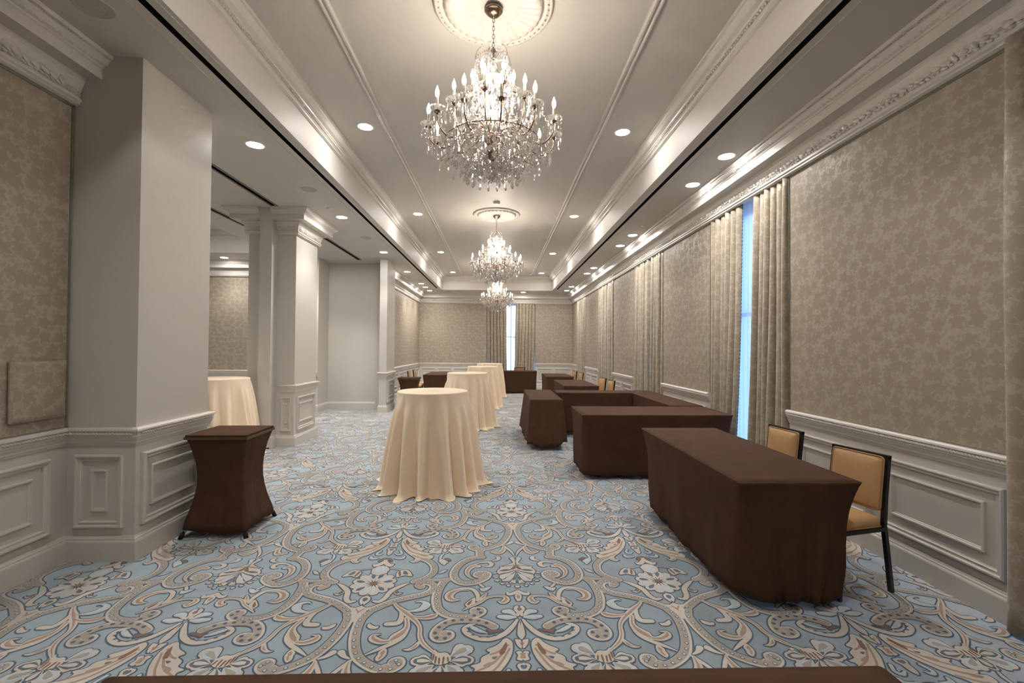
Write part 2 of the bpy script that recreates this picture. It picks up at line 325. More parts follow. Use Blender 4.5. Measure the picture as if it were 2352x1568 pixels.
# ---- carpet: one mesh, the woven figure laid out as thin coloured yarn areas
TR=json.loads('''{"bands":[[[[0.6192,0.7555],[0.6356,0.7756],[0.623,0.7994],[0.5948,0.8046],[0.5572,0.791],[0.5381,0.7494],[0.5505,0.6996],[0.5937,0.6639],[0.6567,0.6371],[0.7186,0.6108],[0.7768,0.5767],[0.8264,0.5357],[0.8731,0.4919],[0.8747,0.4799],[0.898,0.4126],[0.8966,0.326],[0.8812,0.238],[0.8538,0.1562],[0.8186,0.0925],[0.7654,0.0444],[0.7118,0.0129],[0.6589,0.0024],[0.6223,0.0147],[0.6025,0.0416],[0.6103,0.0656],[0.6301,0.0622],[0.6353,0.053]],0.056],[[[0.2686,1.3028],[0.2635,1.2334],[0.2598,1.1666]],0.06],[[[0.2447,1.1633],[0.3056,1.1482],[0.355,1.1125],[0.3988,1.0495],[0.4227,0.9732],[0.4253,0.9006],[0.4015,0.8366],[0.3531,0.7971],[0.2992,0.7952],[0.2443,0.8246],[0.2048,0.8691],[0.1971,0.9143],[0.2271,0.9343],[0.2615,0.9235],[0.2684,0.898],[0.2471,0.8883]],0.056],[[[0.4499,0.8436],[0.5034,0.8379],[0.5628,0.8369],[0.6222,0.836],[0.6734,0.8225]],0.034],[[[0.6665,1.137],[0.6165,1.0971],[0.5789,1.0357],[0.5661,0.9657],[0.579,0.9084],[0.6175,0.8576],[0.6734,0.8225]],0.052],[[[0.4648,0.8433],[0.489,0.7921],[0.5043,0.7048],[0.5043,0.6102],[0.4862,0.5297],[0.47,0.4955],[0.4282,0.4497],[0.365,0.4237],[0.2974,0.4217],[0.2472,0.4405],[0.2197,0.4701],[0.23,0.4929],[0.2592,0.4906],[0.2648,0.4778]],0.056],[[[0.1483,0.3282],[0.1891,0.3603],[0.244,0.3843],[0.3164,0.3924],[0.3858,0.3833],[0.431,0.3513],[0.4589,0.3002],[0.4622,0.2565],[0.4398,0.2286],[0.4087,0.2292],[0.3858,0.2472],[0.3883,0.2701],[0.4141,0.2739]],0.056]],"strokes":[[[[0.2634,1.024,0.04],[0.3008,1.0289,0.05],[0.3287,0.9852,0.045],[0.3365,0.9326,0.035],[0.3158,0.8772,0.02],[0.2676,0.8339,0.004]],0],[[[0.2242,1.0246,0.008],[0.1874,1.023,0.03],[0.171,1.0562,0.035],[0.1961,1.0862,0.025],[0.2488,1.0798,0.018],[0.2931,1.0511,0.012]],0],[[[0.1483,1.167,0.004],[0.1243,1.1603,0.03],[0.1298,1.125,0.03],[0.1813,1.0989,0.004]],0],[[[0.0057,1.1786,0.006],[0.0246,1.2492,0.02],[0.0586,1.3122,0.022],[0.0933,1.3669,0.014]],0],[[[0.0808,1.3511,0.02],[0.088,1.2797,0.045],[0.1185,1.2329,0.05],[0.1673,1.2497,0.03]],0],[[[0.0202,1.4193,0.04],[0.0452,1.389,0.025],[0.079,1.3698,0.01]],0],[[[0.0679,0.6813,0.012],[0.0571,0.6582,0.03],[0.0298,0.6673,0.03],[0.0022,0.6937,0.025]],0],[[[0.241,0.7774,0.02],[0.2203,0.7455,0.02]],0],[[[0.2496,0.5898,0.02],[0.2514,0.6481,0.028],[0.2804,0.713,0.028],[0.3383,0.7345,0.022],[0.4145,0.7197,0.005]],0],[[[0.3055,0.7064,0.008],[0.3636,0.7143,0.025],[0.4127,0.6843,0.055],[0.4277,0.6409,0.06],[0.4067,0.6036,0.05],[0.351,0.5987,0.006]],0],[[[0.117,0.5758,0.02],[0.0941,0.5698,0.045],[0.0738,0.601,0.045],[0.0875,0.6323,0.03],[0.1385,0.6373,0.02],[0.1918,0.6197,0.024],[0.2396,0.5657,0.026],[0.2919,0.5252,0.022],[0.334,0.4861,0.006]],0],[[[0.7825,0.9783,0.008],[0.8514,0.9988,0.01],[0.9136,1.012,0.01]],0],[[[0.8673,1.0593,0.02],[0.8818,1.0456,0.035],[0.9109,1.0699,0.04],[0.9329,1.1133,0.03],[0.9274,1.1391,0.02]],0],[[[0.8938,1.1103,0.02],[0.911,1.1394,0.025],[0.9348,1.145,0.025]],4],[[[0.8591,1.2754,0.02],[0.841,1.2314,0.02],[0.8602,1.2101,0.025],[0.8887,1.2308,0.01]],1],[[[0.8133,1.1827,0.02],[0.8221,1.1549,0.03],[0.8536,1.1497,0.025],[0.8808,1.1576,0.01]],1],[[[0.0278,0.4362,0.02],[0.0565,0.4705,0.05],[0.0859,0.4725,0.04]],1],[[[0.0266,0.416,0.02],[0.0718,0.4152,0.05],[0.1154,0.4225,0.035]],1],[[[0.0158,0.3923,0.015],[0.0447,0.3301,0.03],[0.0918,0.2633,0.035],[0.159,0.2235,0.035],[0.2261,0.2278,0.035],[0.2859,0.2669,0.035],[0.306,0.3104,0.035],[0.2847,0.3432,0.025],[0.2512,0.353,0.008]],0],[[[0.1878,0.2759,0.01],[0.2265,0.2934,0.03],[0.2628,0.3224,0.03],[0.2744,0.3373,0.01]],1],[[[0.4411,0.1155,0.018],[0.5089,0.1862,0.03],[0.5399,0.2515,0.028],[0.5549,0.3322,0.026],[0.5942,0.3978,0.036],[0.665,0.475,0.045],[0.7155,0.5262,0.03],[0.7417,0.5615,0.022]],0],[[[0.6405,0.4418,0.03],[0.5871,0.4247,0.03],[0.5378,0.4207,0.045],[0.4932,0.4362,0.05],[0.4792,0.4597,0.012]],0],[[[0.6969,0.495,0.012],[0.6365,0.4846,0.018],[0.5758,0.5048,0.045],[0.5546,0.5443,0.06],[0.5694,0.5762,0.03],[0.6018,0.5871,0.018],[0.6255,0.5736,0.005]],1],[[[0.6899,0.4917,0.02],[0.6743,0.4248,0.03],[0.6821,0.3724,0.04],[0.7409,0.3635,0.036]],0],[[[0.643,0.4171,0.03],[0.6245,0.3385,0.035],[0.6398,0.2821,0.06],[0.6691,0.2455,0.065],[0.69,0.2205,0.03]],0],[[[0.6921,0.2135,0.03],[0.7382,0.2112,0.045],[0.7811,0.2363,0.05],[0.7849,0.2649,0.025],[0.7467,0.2729,0.004]],0],[[[0.6154,0.3235,0.02],[0.6298,0.2498,0.028],[0.6676,0.2002,0.028],[0.7236,0.1587,0.026],[0.789,0.1088,0.008]],0],[[[0.4809,1.343,0.02],[0.4409,1.3462,0.1],[0.4121,1.3466,0.07]],6],[[[0.49,1.3127,0.02],[0.4443,1.2786,0.12],[0.4229,1.2687,0.08]],1],[[[0.5311,1.3083,0.02],[0.5261,1.2698,0.1],[0.5221,1.2484,0.05]],6],[[[0.5616,1.3117,0.02],[0.5916,1.2765,0.12],[0.6093,1.2661,0.08]],1],[[[0.5824,1.3443,0.02],[0.6298,1.349,0.1],[0.6588,1.3486,0.07]],6],[[[0.5782,1.3819,0.02],[0.6239,1.4182,0.12],[0.6466,1.4276,0.08]],1],[[[0.5296,1.2197,0.012],[0.5441,1.1805,0.02],[0.5451,1.1388,0.014]],1],[[[0.699,0.8077,0.006],[0.7428,0.772,0.03],[0.796,0.709,0.036],[0.8161,0.6259,0.034],[0.8446,0.5879,0.03],[0.875,0.5956,0.02]],0],[[[-0.0004,0.9638,0.008],[0.0541,0.9319,0.008],[0.1151,0.9004,0.008]],7],[[[-0.0008,0.9534,0.008],[0.0418,0.8915,0.008],[0.093,0.8366,0.008]],7],[[[-0.0012,0.943,0.008],[0.0204,0.8621,0.008],[0.0517,0.8039,0.008]],7],[[[0.0025,1.0389,0.008],[0.0543,1.0272,0.008],[0.0978,1.0135,0.008]],7],[[[0.0022,0.9022,0.008],[0.0057,0.8429,0.008],[0.0066,0.7952,0.008]],7],[[[0.8701,1.4332,0.012],[0.7906,1.2755,0.012],[0.6691,1.1908,0.012]],8],[[[0.8427,1.4061,0.012],[0.7722,1.3141,0.012],[0.6712,1.2471,0.012]],8],[[[0.8635,1.4611,0.012],[0.8076,1.4065,0.012],[0.7672,1.3854,0.012]],8],[[[0.76,1.2016,0.012],[0.7071,1.1664,0.012],[0.658,1.1436,0.012]],8],[[[0.9395,0.3957,0.006],[0.9355,0.4703,0.012],[0.9077,0.514,0.008]],8]],"blobs":[[[[0.2038,1.4169],[0.235,1.454],[0.2519,1.4162],[0.2307,1.369],[0.2109,1.3868]],0,1],[[[0.216,1.4099],[0.233,1.4331],[0.241,1.4136],[0.2287,1.3893]],3,0],[[[0.0051,1.162],[0.0345,1.1616],[0.0427,1.1403],[0.0205,1.0922],[0.0194,1.0663],[0.0013,1.0632]],1,1],[[[0.0042,1.1385],[0.0145,1.1383],[0.0043,1.1119]],4,0],[[[0.0019,1.0778],[0.0223,1.0719],[0.0552,1.0436],[0.0957,1.0211],[0.1162,1.0153],[0.1046,0.9993],[0.128,0.9671],[0.1335,0.941],[0.1188,0.9155],[0.1118,0.8904],[0.117,0.8606],[0.0958,0.8414],[0.0986,0.8126],[0.0672,0.8179],[0.0498,0.8134],[0.0506,0.7851],[-0.0072,0.7907]],0,1],[[[0.0027,1.0444],[0.0422,0.9758],[0.0228,0.9687],[0.0006,0.9902]],4,0],[[[0.0268,0.9447],[0.114,0.9187],[0.1107,0.9086],[0.0487,0.9268]],4,0],[[[0.0191,0.9427],[0.0875,0.9008],[0.0904,0.8709],[0.0718,0.891]],5,0],[[[0.0156,0.9222],[0.0699,0.8613],[0.073,0.8321],[0.0443,0.8471]],5,0],[[[0.0059,0.8722],[0.0185,0.874],[0.0293,0.8232],[0.0139,0.8283]],2,0],[[[0.017,0.7903],[0.042,0.804],[0.0531,0.8276],[0.0532,0.8133],[0.0364,0.79]],4,0],[[[0.0205,0.974],[0.0773,0.9784],[0.1269,0.9535],[0.0754,0.947]],2,0],[[[0.1232,0.9257],[0.1484,0.9356],[0.1718,0.9249],[0.1466,0.9151]],0,1],[[[0.1175,0.8675],[0.1408,0.877],[0.1623,0.8668],[0.1391,0.8573]],0,1],[[[0.1107,0.8239],[0.1322,0.835],[0.1518,0.8232],[0.1303,0.8121]],0,1],[[[0.0797,0.7865],[0.0975,0.7984],[0.1135,0.786],[0.0957,0.7742]],0,1],[[[0.0444,0.7621],[0.0588,0.7766],[0.0713,0.7616],[0.057,0.7473]],0,1],[[[-0.0097,0.7493],[0.0053,0.7655],[0.0189,0.7488],[0.0039,0.7328]],0,1],[[[0.0017,0.6824],[0.0257,0.6334],[0.004,0.5617],[-0.0179,0.6316]],0,1],[[[0.0042,0.6566],[0.0116,0.6269],[0.0034,0.5981],[-0.0033,0.6313]],3,0],[[[0.1634,0.751],[0.201,0.744],[0.2224,0.7229],[0.2484,0.7405],[0.2279,0.69],[0.1962,0.7011]],1,1],[[[0.1896,0.6836],[0.2148,0.659],[0.234,0.6273],[0.2456,0.594],[0.2293,0.5902],[0.2014,0.6237]],0,1],[[[0.1975,0.6705],[0.2157,0.647],[0.2268,0.6066],[0.207,0.632]],3,0],[[[0.2632,0.6226],[0.2786,0.6182],[0.3127,0.5725],[0.3245,0.5483],[0.3062,0.5172],[0.2919,0.5252],[0.2609,0.5573]],0,1],[[[0.2791,0.6057],[0.3034,0.571],[0.3122,0.5469],[0.302,0.5329],[0.2878,0.5569]],4,0],[[[0.6967,0.8913],[0.722,0.9475],[0.7528,0.9841],[0.7842,0.9751],[0.8161,0.9513],[0.8057,0.8745],[0.7775,0.89],[0.7515,0.9057],[0.7169,0.891]],0,1],[[[0.7289,0.9163],[0.7521,0.9628],[0.7753,0.9625],[0.7671,0.9157],[0.7427,0.9109]],2,0],[[[0.7908,0.9622],[0.8069,0.9514],[0.7901,0.8898],[0.7764,0.8951]],4,0],[[[0.9113,1.3069],[0.9422,1.3328],[0.965,1.3127],[0.9273,1.2553],[0.9578,1.2174],[0.952,1.199],[0.9167,1.2118]],0,1],[[[0.8467,1.5242],[0.8855,1.4892],[0.8836,1.4055],[0.8566,1.3259],[0.7941,1.2255],[0.7225,1.1497],[0.7313,1.1124],[0.7622,1.1073],[0.7305,1.0805],[0.6952,1.0969],[0.6801,1.1363],[0.6413,1.1183],[0.5979,1.1562],[0.6028,1.199],[0.6478,1.2032],[0.6135,1.2281],[0.6823,1.2469],[0.7036,1.2894],[0.6682,1.3078],[0.7265,1.3277],[0.7222,1.3673],[0.7771,1.4015],[0.7409,1.4211],[0.8101,1.4618]],0,1],[[[0.8532,1.4896],[0.8559,1.4334],[0.8296,1.3792],[0.81,1.3929],[0.8337,1.4475]],4,0],[[[0.7741,1.3666],[0.8108,1.3741],[0.7867,1.3479]],2,0],[[[0.7325,1.3146],[0.8154,1.3475],[0.7468,1.2812]],3,0],[[[0.6248,1.1891],[0.722,1.2266],[0.6647,1.1718]],3,0],[[[0.6876,1.1315],[0.7045,1.1128],[0.7378,1.0963],[0.7017,1.1014]],3,0],[[[0.0037,0.5367],[0.0279,0.5249],[0.0348,0.4903],[0.0143,0.4529],[0.0297,0.4281],[-0.0017,0.4205]],0,1],[[[0.0036,0.514],[0.0153,0.4924],[0.0016,0.4698]],4,0],[[[0.0955,0.3046],[0.1269,0.2989],[0.1585,0.2961],[0.1915,0.3051],[0.1731,0.2856],[0.1748,0.2618],[0.156,0.2744],[0.112,0.2867]],4,1],[[[0.1279,0.252],[0.1432,0.2603],[0.1565,0.2515],[0.1413,0.2433]],2,0],[[[0.1644,0.2387],[0.1796,0.2468],[0.1928,0.2381],[0.1776,0.2301]],2,0],[[[0.2047,0.24],[0.2201,0.2482],[0.2331,0.2395],[0.2177,0.2314]],2,0],[[[0.2431,0.2584],[0.2588,0.2667],[0.2718,0.2579],[0.2561,0.2496]],2,0],[[[0.2682,0.289],[0.2841,0.2975],[0.2972,0.2884],[0.2813,0.28]],2,0],[[[0.2739,0.3162],[0.29,0.3249],[0.3033,0.3157],[0.2871,0.307]],2,0],[[[0.0037,0.3847],[0.0121,0.3497],[0.0186,0.3009],[0.0216,0.2505],[0.0028,0.2154],[-0.0069,0.2156]],0,1],[[[0.0016,0.2975],[0.0086,0.2578],[0.0006,0.2334]],5,0],[[[0.0027,0.214],[0.0174,0.2179],[0.039,0.2243],[0.0277,0.1719],[0.0011,0.1347]],0,1],[[[0.0016,0.1924],[0.0159,0.1921],[0.0021,0.1606]],3,0],[[[0.0016,0.1284],[0.0371,0.1213],[0.0219,0.0942],[0.035,0.0616],[-0.0026,0.0505]],0,1],[[[0.0007,0.1113],[0.0152,0.1079],[0.0101,0.0925],[0.015,0.0711],[-0.0018,0.0654]],3,0],[[[0.0007,0.0356],[0.025,0.034],[0.0339,0.0164],[0.0133,-0.0217],[0.0119,-0.0436],[-0.0018,-0.0434]],0,1],[[[0.0001,0.0252],[0.016,0.0208],[0.0173,0.0093],[0.0008,-0.013]],2,0],[[[0.6316,0.3157],[0.6512,0.2893],[0.6759,0.2525],[0.6846,0.2311],[0.6523,0.2494]],3,0],[[[0.7786,0.3496],[0.7998,0.343],[0.8219,0.3582],[0.8458,0.3774],[0.8457,0.3422],[0.8193,0.3198],[0.7828,0.322]],0,1],[[[0.6933,0.1494],[0.7204,0.1261],[0.7337,0.0816],[0.7141,0.0575],[0.6898,0.0887],[0.6807,0.1173]],0,1],[[[0.6991,0.1265],[0.715,0.0882],[0.7129,0.0709],[0.6974,0.0979]],3,0],[[[0.5358,0.2234],[0.5628,0.1751],[0.5863,0.1514],[0.6155,0.1476],[0.5767,0.134],[0.5373,0.1622],[0.5266,0.2028]],0,1],[[[0.538,0.1958],[0.5599,0.1651],[0.5767,0.1483],[0.545,0.1588]],3,0],[[[0.4798,1.4409],[0.5086,1.4018],[0.5518,1.4123],[0.5827,1.3603],[0.5584,1.3248],[0.5108,1.3163],[0.4802,1.3391]],0,1],[[[0.4818,1.3995],[0.4937,1.3939],[0.491,1.3482],[0.483,1.3483]],4,0],[[[0.4948,1.383],[0.5066,1.3774],[0.5061,1.3256],[0.4981,1.3257]],4,0],[[[0.5121,1.372],[0.5239,1.3664],[0.5255,1.3214],[0.5174,1.3215]],4,0],[[[0.5337,1.3784],[0.5455,1.3729],[0.5438,1.3211],[0.5358,1.3212]],4,0],[[[0.5533,1.3741],[0.5651,1.3686],[0.569,1.3379],[0.5609,1.338]],4,0],[[[0.5452,1.1447],[0.5538,1.1119],[0.534,1.0755],[0.5024,1.0369],[0.494,1.0761],[0.477,1.0854],[0.5157,1.1334]],1,1],[[[0.4623,1.1086],[0.4788,1.1398],[0.5027,1.1512],[0.5179,1.1392],[0.4832,1.1048]],4,1],[[[0.4711,0.9831],[0.5001,0.972],[0.5191,0.9506],[0.5388,0.9223],[0.4976,0.9333]],1,1],[[[0.9609,0.6577],[0.9295,0.6557],[0.9024,0.633],[0.9024,0.5952],[0.9198,0.5621],[0.9265,0.5499]],0,1],[[[0.9511,0.6321],[0.9256,0.6326],[0.9147,0.6158],[0.9291,0.5864],[0.9437,0.5945]],2,0],[[[0.945,0.5581],[0.906,0.5229],[0.8723,0.5341],[0.8828,0.5013],[0.902,0.4863],[0.9092,0.4288],[0.9352,0.3679],[0.9587,0.4362],[0.9562,0.522]],0,1],[[[0.7195,0.6924],[0.742,0.6727],[0.7665,0.7139],[0.7833,0.6914],[0.755,0.6612],[0.7311,0.6677]],0,1],[[[0.7452,0.6832],[0.7693,0.7076],[0.7756,0.6897],[0.7553,0.6699]],4,0]],"flower":[0.935,0.8011]}''')
def smooth_closed(p,n=3):
    p=[Vector(q) for q in p]
    for _ in range(n-1):
        q=[]
        for i in range(len(p)):
            a,b=p[i],p[(i+1)%len(p)]; q+= [a*.78+b*.22,a*.22+b*.78]
        p=q
    return p
def catmull(p,n=5):
    p=[np.array(q,float) for q in p]; out=[]
    for i in range(len(p)-1):
        a=p[i-1] if i else 2*p[0]-p[1]; b=p[i]; c=p[i+1]; d=p[i+2] if i+2<len(p) else 2*p[-1]-p[-2]
        for k in range(n):
            t=k/n; out.append(.5*((2*b)+(c-a)*t+(2*a-5*b+4*c-d)*t*t+(3*b-a-3*c+d)*t**3))
    out.append(p[-1]); return out
def carpet():
    LAY=[0,.0009,.0019,.0029,.0039]
    EP=[0]
    V=[];F=[];Mi=[]
    HW=.933
    def cx(x): return min(max(x,0.0),HW)
    def poly(p,mat,lay):
        EP[0]+=1; zz=LAY[lay]+EP[0]%140*6e-6; b=len(V); V.extend((cx(q[0]),q[1],zz) for q in p); F.append(tuple(range(b,b+len(p)))); Mi.append(mat)
    def ribbon(c,w,mat,lay,off=0):
        EP[0]+=1; zz=LAY[lay]+EP[0]%140*6e-6; c=[np.array(q[:2]) for q in c]; b=len(V); n=len(c)
        for i in range(n):
            t=c[min(i+1,n-1)]-c[max(i-1,0)]; t=t/(np.linalg.norm(t)+1e-9); nn=np.array([-t[1],t[0]])
            wi=w[i] if isinstance(w,list) else w
            for s in (1,-1):
                q=c[i]+nn*(off+s*wi/2); V.append((cx(q[0]),q[1],zz+i*3e-6))
        for i in range(n-1):
            F.append((b+2*i,b+2*i+1,b+2*i+3,b+2*i+2)); Mi.append(mat)
    def disc(c,r,mat,lay,n=7,k=1.0):
        poly([(c[0]+r*math.cos(2*PI*j/n),c[1]+k*r*math.sin(2*PI*j/n)) for j in range(n)],mat,lay)
    O=.0078
    def offset(p,o):
        n=len(p); A=sum(p[i].x*p[(i+1)%n].y-p[(i+1)%n].x*p[i].y for i in range(n)); sg=1 if A>0 else -1; q=[]
        for i in range(n):
            t=p[(i+1)%n]-p[i-1]
            if t.length<1e-9: q.append(p[i]); continue
            t.normalize(); q.append(p[i]+Vector((t.y,-t.x))*o*sg)
        return q
    B_,LN,CR,TA,LI,SL,TN,BR=range(8)
    cm={0:CR,1:CR,2:SL,3:TN,4:BR,5:LI,6:CR}
    for pts,w in TR['bands']:
        c=catmull(pts,6); n=len(c)
        ws=[w+2*O]*n; ribbon(c,ws,LN,1); 
        ribbon(c,[w]*n,CR,2); ribbon(c,[w*.72]*n,TA,3,-w*.10)
        for e in (c[0],c[-1]): disc(e,w/2+O,LN,1,10); disc(e,w/2,CR,2,10); disc(e,w*.38,TA,3,10)
        if w>.04:
            acc=0
            for i in range(1,n):
                acc+=np.linalg.norm(c[i]-c[i-1])
                if acc>.045:
                    acc=0; disc(c[i],.0115,LN,4,7); 
                    V_=len(V); V.extend((cx(c[i][0]+.008*math.cos(a)),c[i][1]+.008*math.sin(a),LAY[4]+.0007) for a in [2*PI*j/6 for j in range(6)]); F.append(tuple(range(V_,V_+6))); Mi.append(LI)
    for pts,cc in TR['strokes']:
        c=catmull(pts,5); w=[max(.004,q[2]*.92) for q in c]
        if cc>=7: ribbon(c,w,SL if cc==7 else TN,3); continue
        ribbon(c,[x+2*O for x in w],LN,1); ribbon(c,w,cm[cc],2)
        for k in (0,-1):
            if w[k]>.012: disc(c[k],w[k]/2+O,LN,1,10); disc(c[k],w[k]/2,cm[cc],2,10)
        if cc in (1,6):
            ribbon(c,[x*.62 for x in w],LI if cc==1 else SL,3); 
            for k in (0,-1):
                if w[k]>.012: disc(c[k],w[k]*.31,LI if cc==1 else SL,3,8)
            if max(w)>.07: ribbon(c,[x*.3 for x in w],CR if cc==6 else TA,4)
        elif max(w)>.038:
            ribbon(c,[max(0.001,x*.5-.006) for x in w],TN,3)
    for pts,cc,o in TR['blobs']:
        p=smooth_closed(pts,3 if len(pts)>4 else 2)
        if o: poly(offset(p,O),LN,1); poly(p,cm[cc],2)
        else: poly(p,cm[cc],3)
        if cc==1: 
            ctr=sum(p,Vector((0,0)))/len(p); poly([ctr+(q-ctr)*.6 for q in p],LI,3)
    # rosette on the B axis (left half; the mirror completes it)
    fx,fy=HW,TR['flower'][1]
    for k in range(12):
        a=2*PI*(k+.5)/12
        if math.cos(a)>.05: continue
        d=Vector((math.cos(a),math.sin(a))); n_=Vector((-d.y,d.x)); c=Vector((fx,fy))
        pet=[c+d*.02,c+d*.06+n_*.016,c+d*.115+n_*.032,c+d*.138+n_*.02,c+d*.145,c+d*.138-n_*.02,c+d*.115-n_*.032,c+d*.06-n_*.016]
        poly(offset(pet,O),LN,1); poly(pet,CR,2)
        inn=[c+d*.05,c+d*.1+n_*.018,c+d*.128,c+d*.1-n_*.018]; poly(smooth_closed(inn,2),SL if k%2 else LI,3)
    disc((fx,fy),.022,BR,4,12)
    pet=[Vector((fx,fy+.1)),Vector((fx-.05,fy+.13)),Vector((fx-.06,fy+.19)),Vector((fx-.03,fy+.23)),Vector((fx,fy+.235))]
    poly(offset(pet,O),LN,2); poly(pet,CR,3); poly([q*.6+Vector((fx,fy+.17))*.4 for q in pet],LI,4)
    # ---- replicate over the floor
    V=np.array(V,float); lens=np.array([len(f) for f in F]); flat=np.concatenate([np.array(f) for f in F]); Mi=np.array(Mi)
    starts=np.concatenate([[0],np.cumsum(lens)[:-1]])
    det=(np.maximum.reduceat(V[flat,2],starts)>LAY[3]*.98)&(Mi!=3)
    cen=np.add.reduceat(V[flat],starts,axis=0)/lens[:,None]
    AX,AY=.134,2.2
    vs=[];fl=[];ln=[];mi=[];nv=0
    for i in range(-10,4):
        for j in range(-6,14):
            if (i+j)%2: continue
            ox=AX+i*HW; oy=AY+j*1.2865
            if oy<-3.5 or oy>17.9: continue
            for mir in (1,-1):
                W=V.copy(); W[:,0]=ox+mir*V[:,0]; W[:,1]=oy+V[:,1]
                cc=cen.copy(); cc[:,0]=ox+mir*cen[:,0]; cc[:,1]+=oy
                keep=(cc[:,0]>BX)&(cc[:,0]<XR)&(cc[:,1]>YB)&(cc[:,1]<YF)
                keep&=~((cc[:,0]<XLF)&(cc[:,1]>BY))&~((cc[:,0]<XL)&(cc[:,1]<P1Y0))
                keep&=~(det&((cc[:,1]>9.5)|(cc[:,1]<.2)|(cc[:,0]<-5)))
                if not keep.any(): continue
                lk=np.repeat(keep,lens)
                f=flat[lk]; used,inv=np.unique(f,return_inverse=True)
                W=W[used]; l=lens[keep]
                if mir<0:   # flip winding
                    st=np.concatenate([[0],np.cumsum(l)[:-1]]); inv2=inv.copy()
                    idx=np.arange(len(inv)); seg=np.repeat(np.arange(len(l)),l); pos=idx-st[seg]
                    inv2=inv[st[seg]+l[seg]-1-pos]; inv=inv2
                vs.append(W); fl.append(inv+nv); nv+=len(W); ln.append(l); mi.append(Mi[keep])
    base=np.array([(BX,YB-.3,-.0),(XR+.3,YB-.3,0),(XR+.3,YF+.3,0),(BX,YF+.3,0)],float)
    # floor slab with thickness
    sl=np.array([(BX,YB-.3,-.1),(XR+.3,YB-.3,-.1),(XR+.3,YF+.3,-.1),(BX,YF+.3,-.1)],float)
    vs+= [base,sl]; b=nv
    fl.append(np.array([b,b+1,b+2,b+3, b+7,b+6,b+5,b+4, b,b+4,b+5,b+1, b+1,b+5,b+6,b+2, b+2,b+6,b+7,b+3, b+3,b+7,b+4,b])); ln.append(np.full(6,4)); mi.append(np.zeros(6,int))
    vs=np.concatenate(vs); fl=np.concatenate(fl).astype(np.int32); ln=np.concatenate(ln).astype(np.int32); mi=np.concatenate(mi).astype(np.int32)
    # faces must look up
    me=bpy.data.meshes.new('floor'); me.vertices.add(len(vs)); me.vertices.foreach_set('co',vs.astype(np.float32).ravel())
    me.loops.add(len(fl)); me.loops.foreach_set('vertex_index',fl)
    me.polygons.add(len(ln)); me.polygons.foreach_set('loop_start',np.concatenate([[0],np.cumsum(ln)[:-1]]).astype(np.int32)); me.polygons.foreach_set('loop_total',ln)
    me.polygons.foreach_set('material_index',mi)
    for k in ('y_base','y_line','y_cream','y_taupe','y_light','y_slate','y_tan','y_brown'): me.materials.append(M[k])
    me.update(calc_edges=True); me.validate()
    o=bpy.data.objects.new('floor',me); C.objects.link(o); struct(o)
    tag(o,'blue carpet woven with cream scrolls and rosettes')
carpet()

# ---- ceiling: soffit level with two trays, dark slots, movable wall tracks
mb=MB()
def ceil_rects(x0,x1,y0,y1,holes,z):
    xs=sorted({x0,x1,*[h[0] for h in holes],*[h[1] for h in holes]}); ys=sorted({y0,y1,*[h[2] for h in holes],*[h[3] for h in holes]})
    for i in range(len(xs)-1):
        for j in range(len(ys)-1):
            a,b_=(xs[i]+xs[i+1])/2,(ys[j]+ys[j+1])/2
            if any(h[0]<a<h[1] and h[2]<b_<h[3] for h in holes): continue
            mb.add([(xs[i],ys[j],z),(xs[i+1],ys[j],z),(xs[i+1],ys[j+1],z),(xs[i],ys[j+1],z)],[(0,1,2,3)])
SL1=(-2.205,-2.155,-1.8,16.05); SL2=(2.045,2.095,-1.8,16.05)
BT=(-8.3,-5.0,4.6,10.35)    # tray of the side room
trk=[(-3.375,-3.325,4.2,6.86),(-4.43,-4.39,4.2,8.3),(-3.375,-3.325,8.1,11.0)]
holes=[(TX0,TX1,TY0,TY1),SL1,SL2,BT]+[tuple(t) for t in trk]
ceil_rects(BX,XR+.3,YB-.3,YF+.3,holes,ZS)
for (a,b_,c,d) in ((TX0,TX1,TY0,TY1),BT):
    mb.add([(a,c,ZS),(b_,c,ZS),(b_,d,ZS),(a,d,ZS),(a,c,ZT),(b_,c,ZT),(b_,d,ZT),(a,d,ZT)],[(0,1,5,4),(1,2,6,5),(2,3,7,6),(3,0,4,7),(4,5,6,7)])
for (a,b_,c,d) in [SL1,SL2]+trk:
    mb.add([(a,c,ZS),(b_,c,ZS),(b_,d,ZS),(a,d,ZS),(a,c,ZS+.06),(b_,c,ZS+.06),(b_,d,ZS+.06),(a,d,ZS+.06)],[(0,1,5,4),(1,2,6,5),(2,3,7,6),(3,0,4,7),(4,5,6,7)],1)
# slab above everything (keeps daylight out)
mb.box(BX,XR+.3,YB-.3,YF+.3,4.3,4.4)
struct(mb.build('ceiling',[M['ceil'],M['track']],recalc=False))
# raised plaster plates framing the slots and the track flanges
mb=MB()
for s in (SL1,SL2):
    mb.box(s[0]-.075,s[0]-.07,-1.8,16.1,ZS-.004,ZS); mb.box(s[1]+.06,s[1]+.065,-1.8,16.1,ZS-.004,ZS)
struct(mb.build('trim_12',M['ceil']))
mb=MB()
for t in trk:
    mb.box(t[0]-.03,t[0],t[2],t[3],ZS-.006,ZS+.01); mb.box(t[1],t[1]+.03,t[2],t[3],ZS-.006,ZS+.01)
tag(mb.build('trim_13',M['trackgrey']),kind='structure')

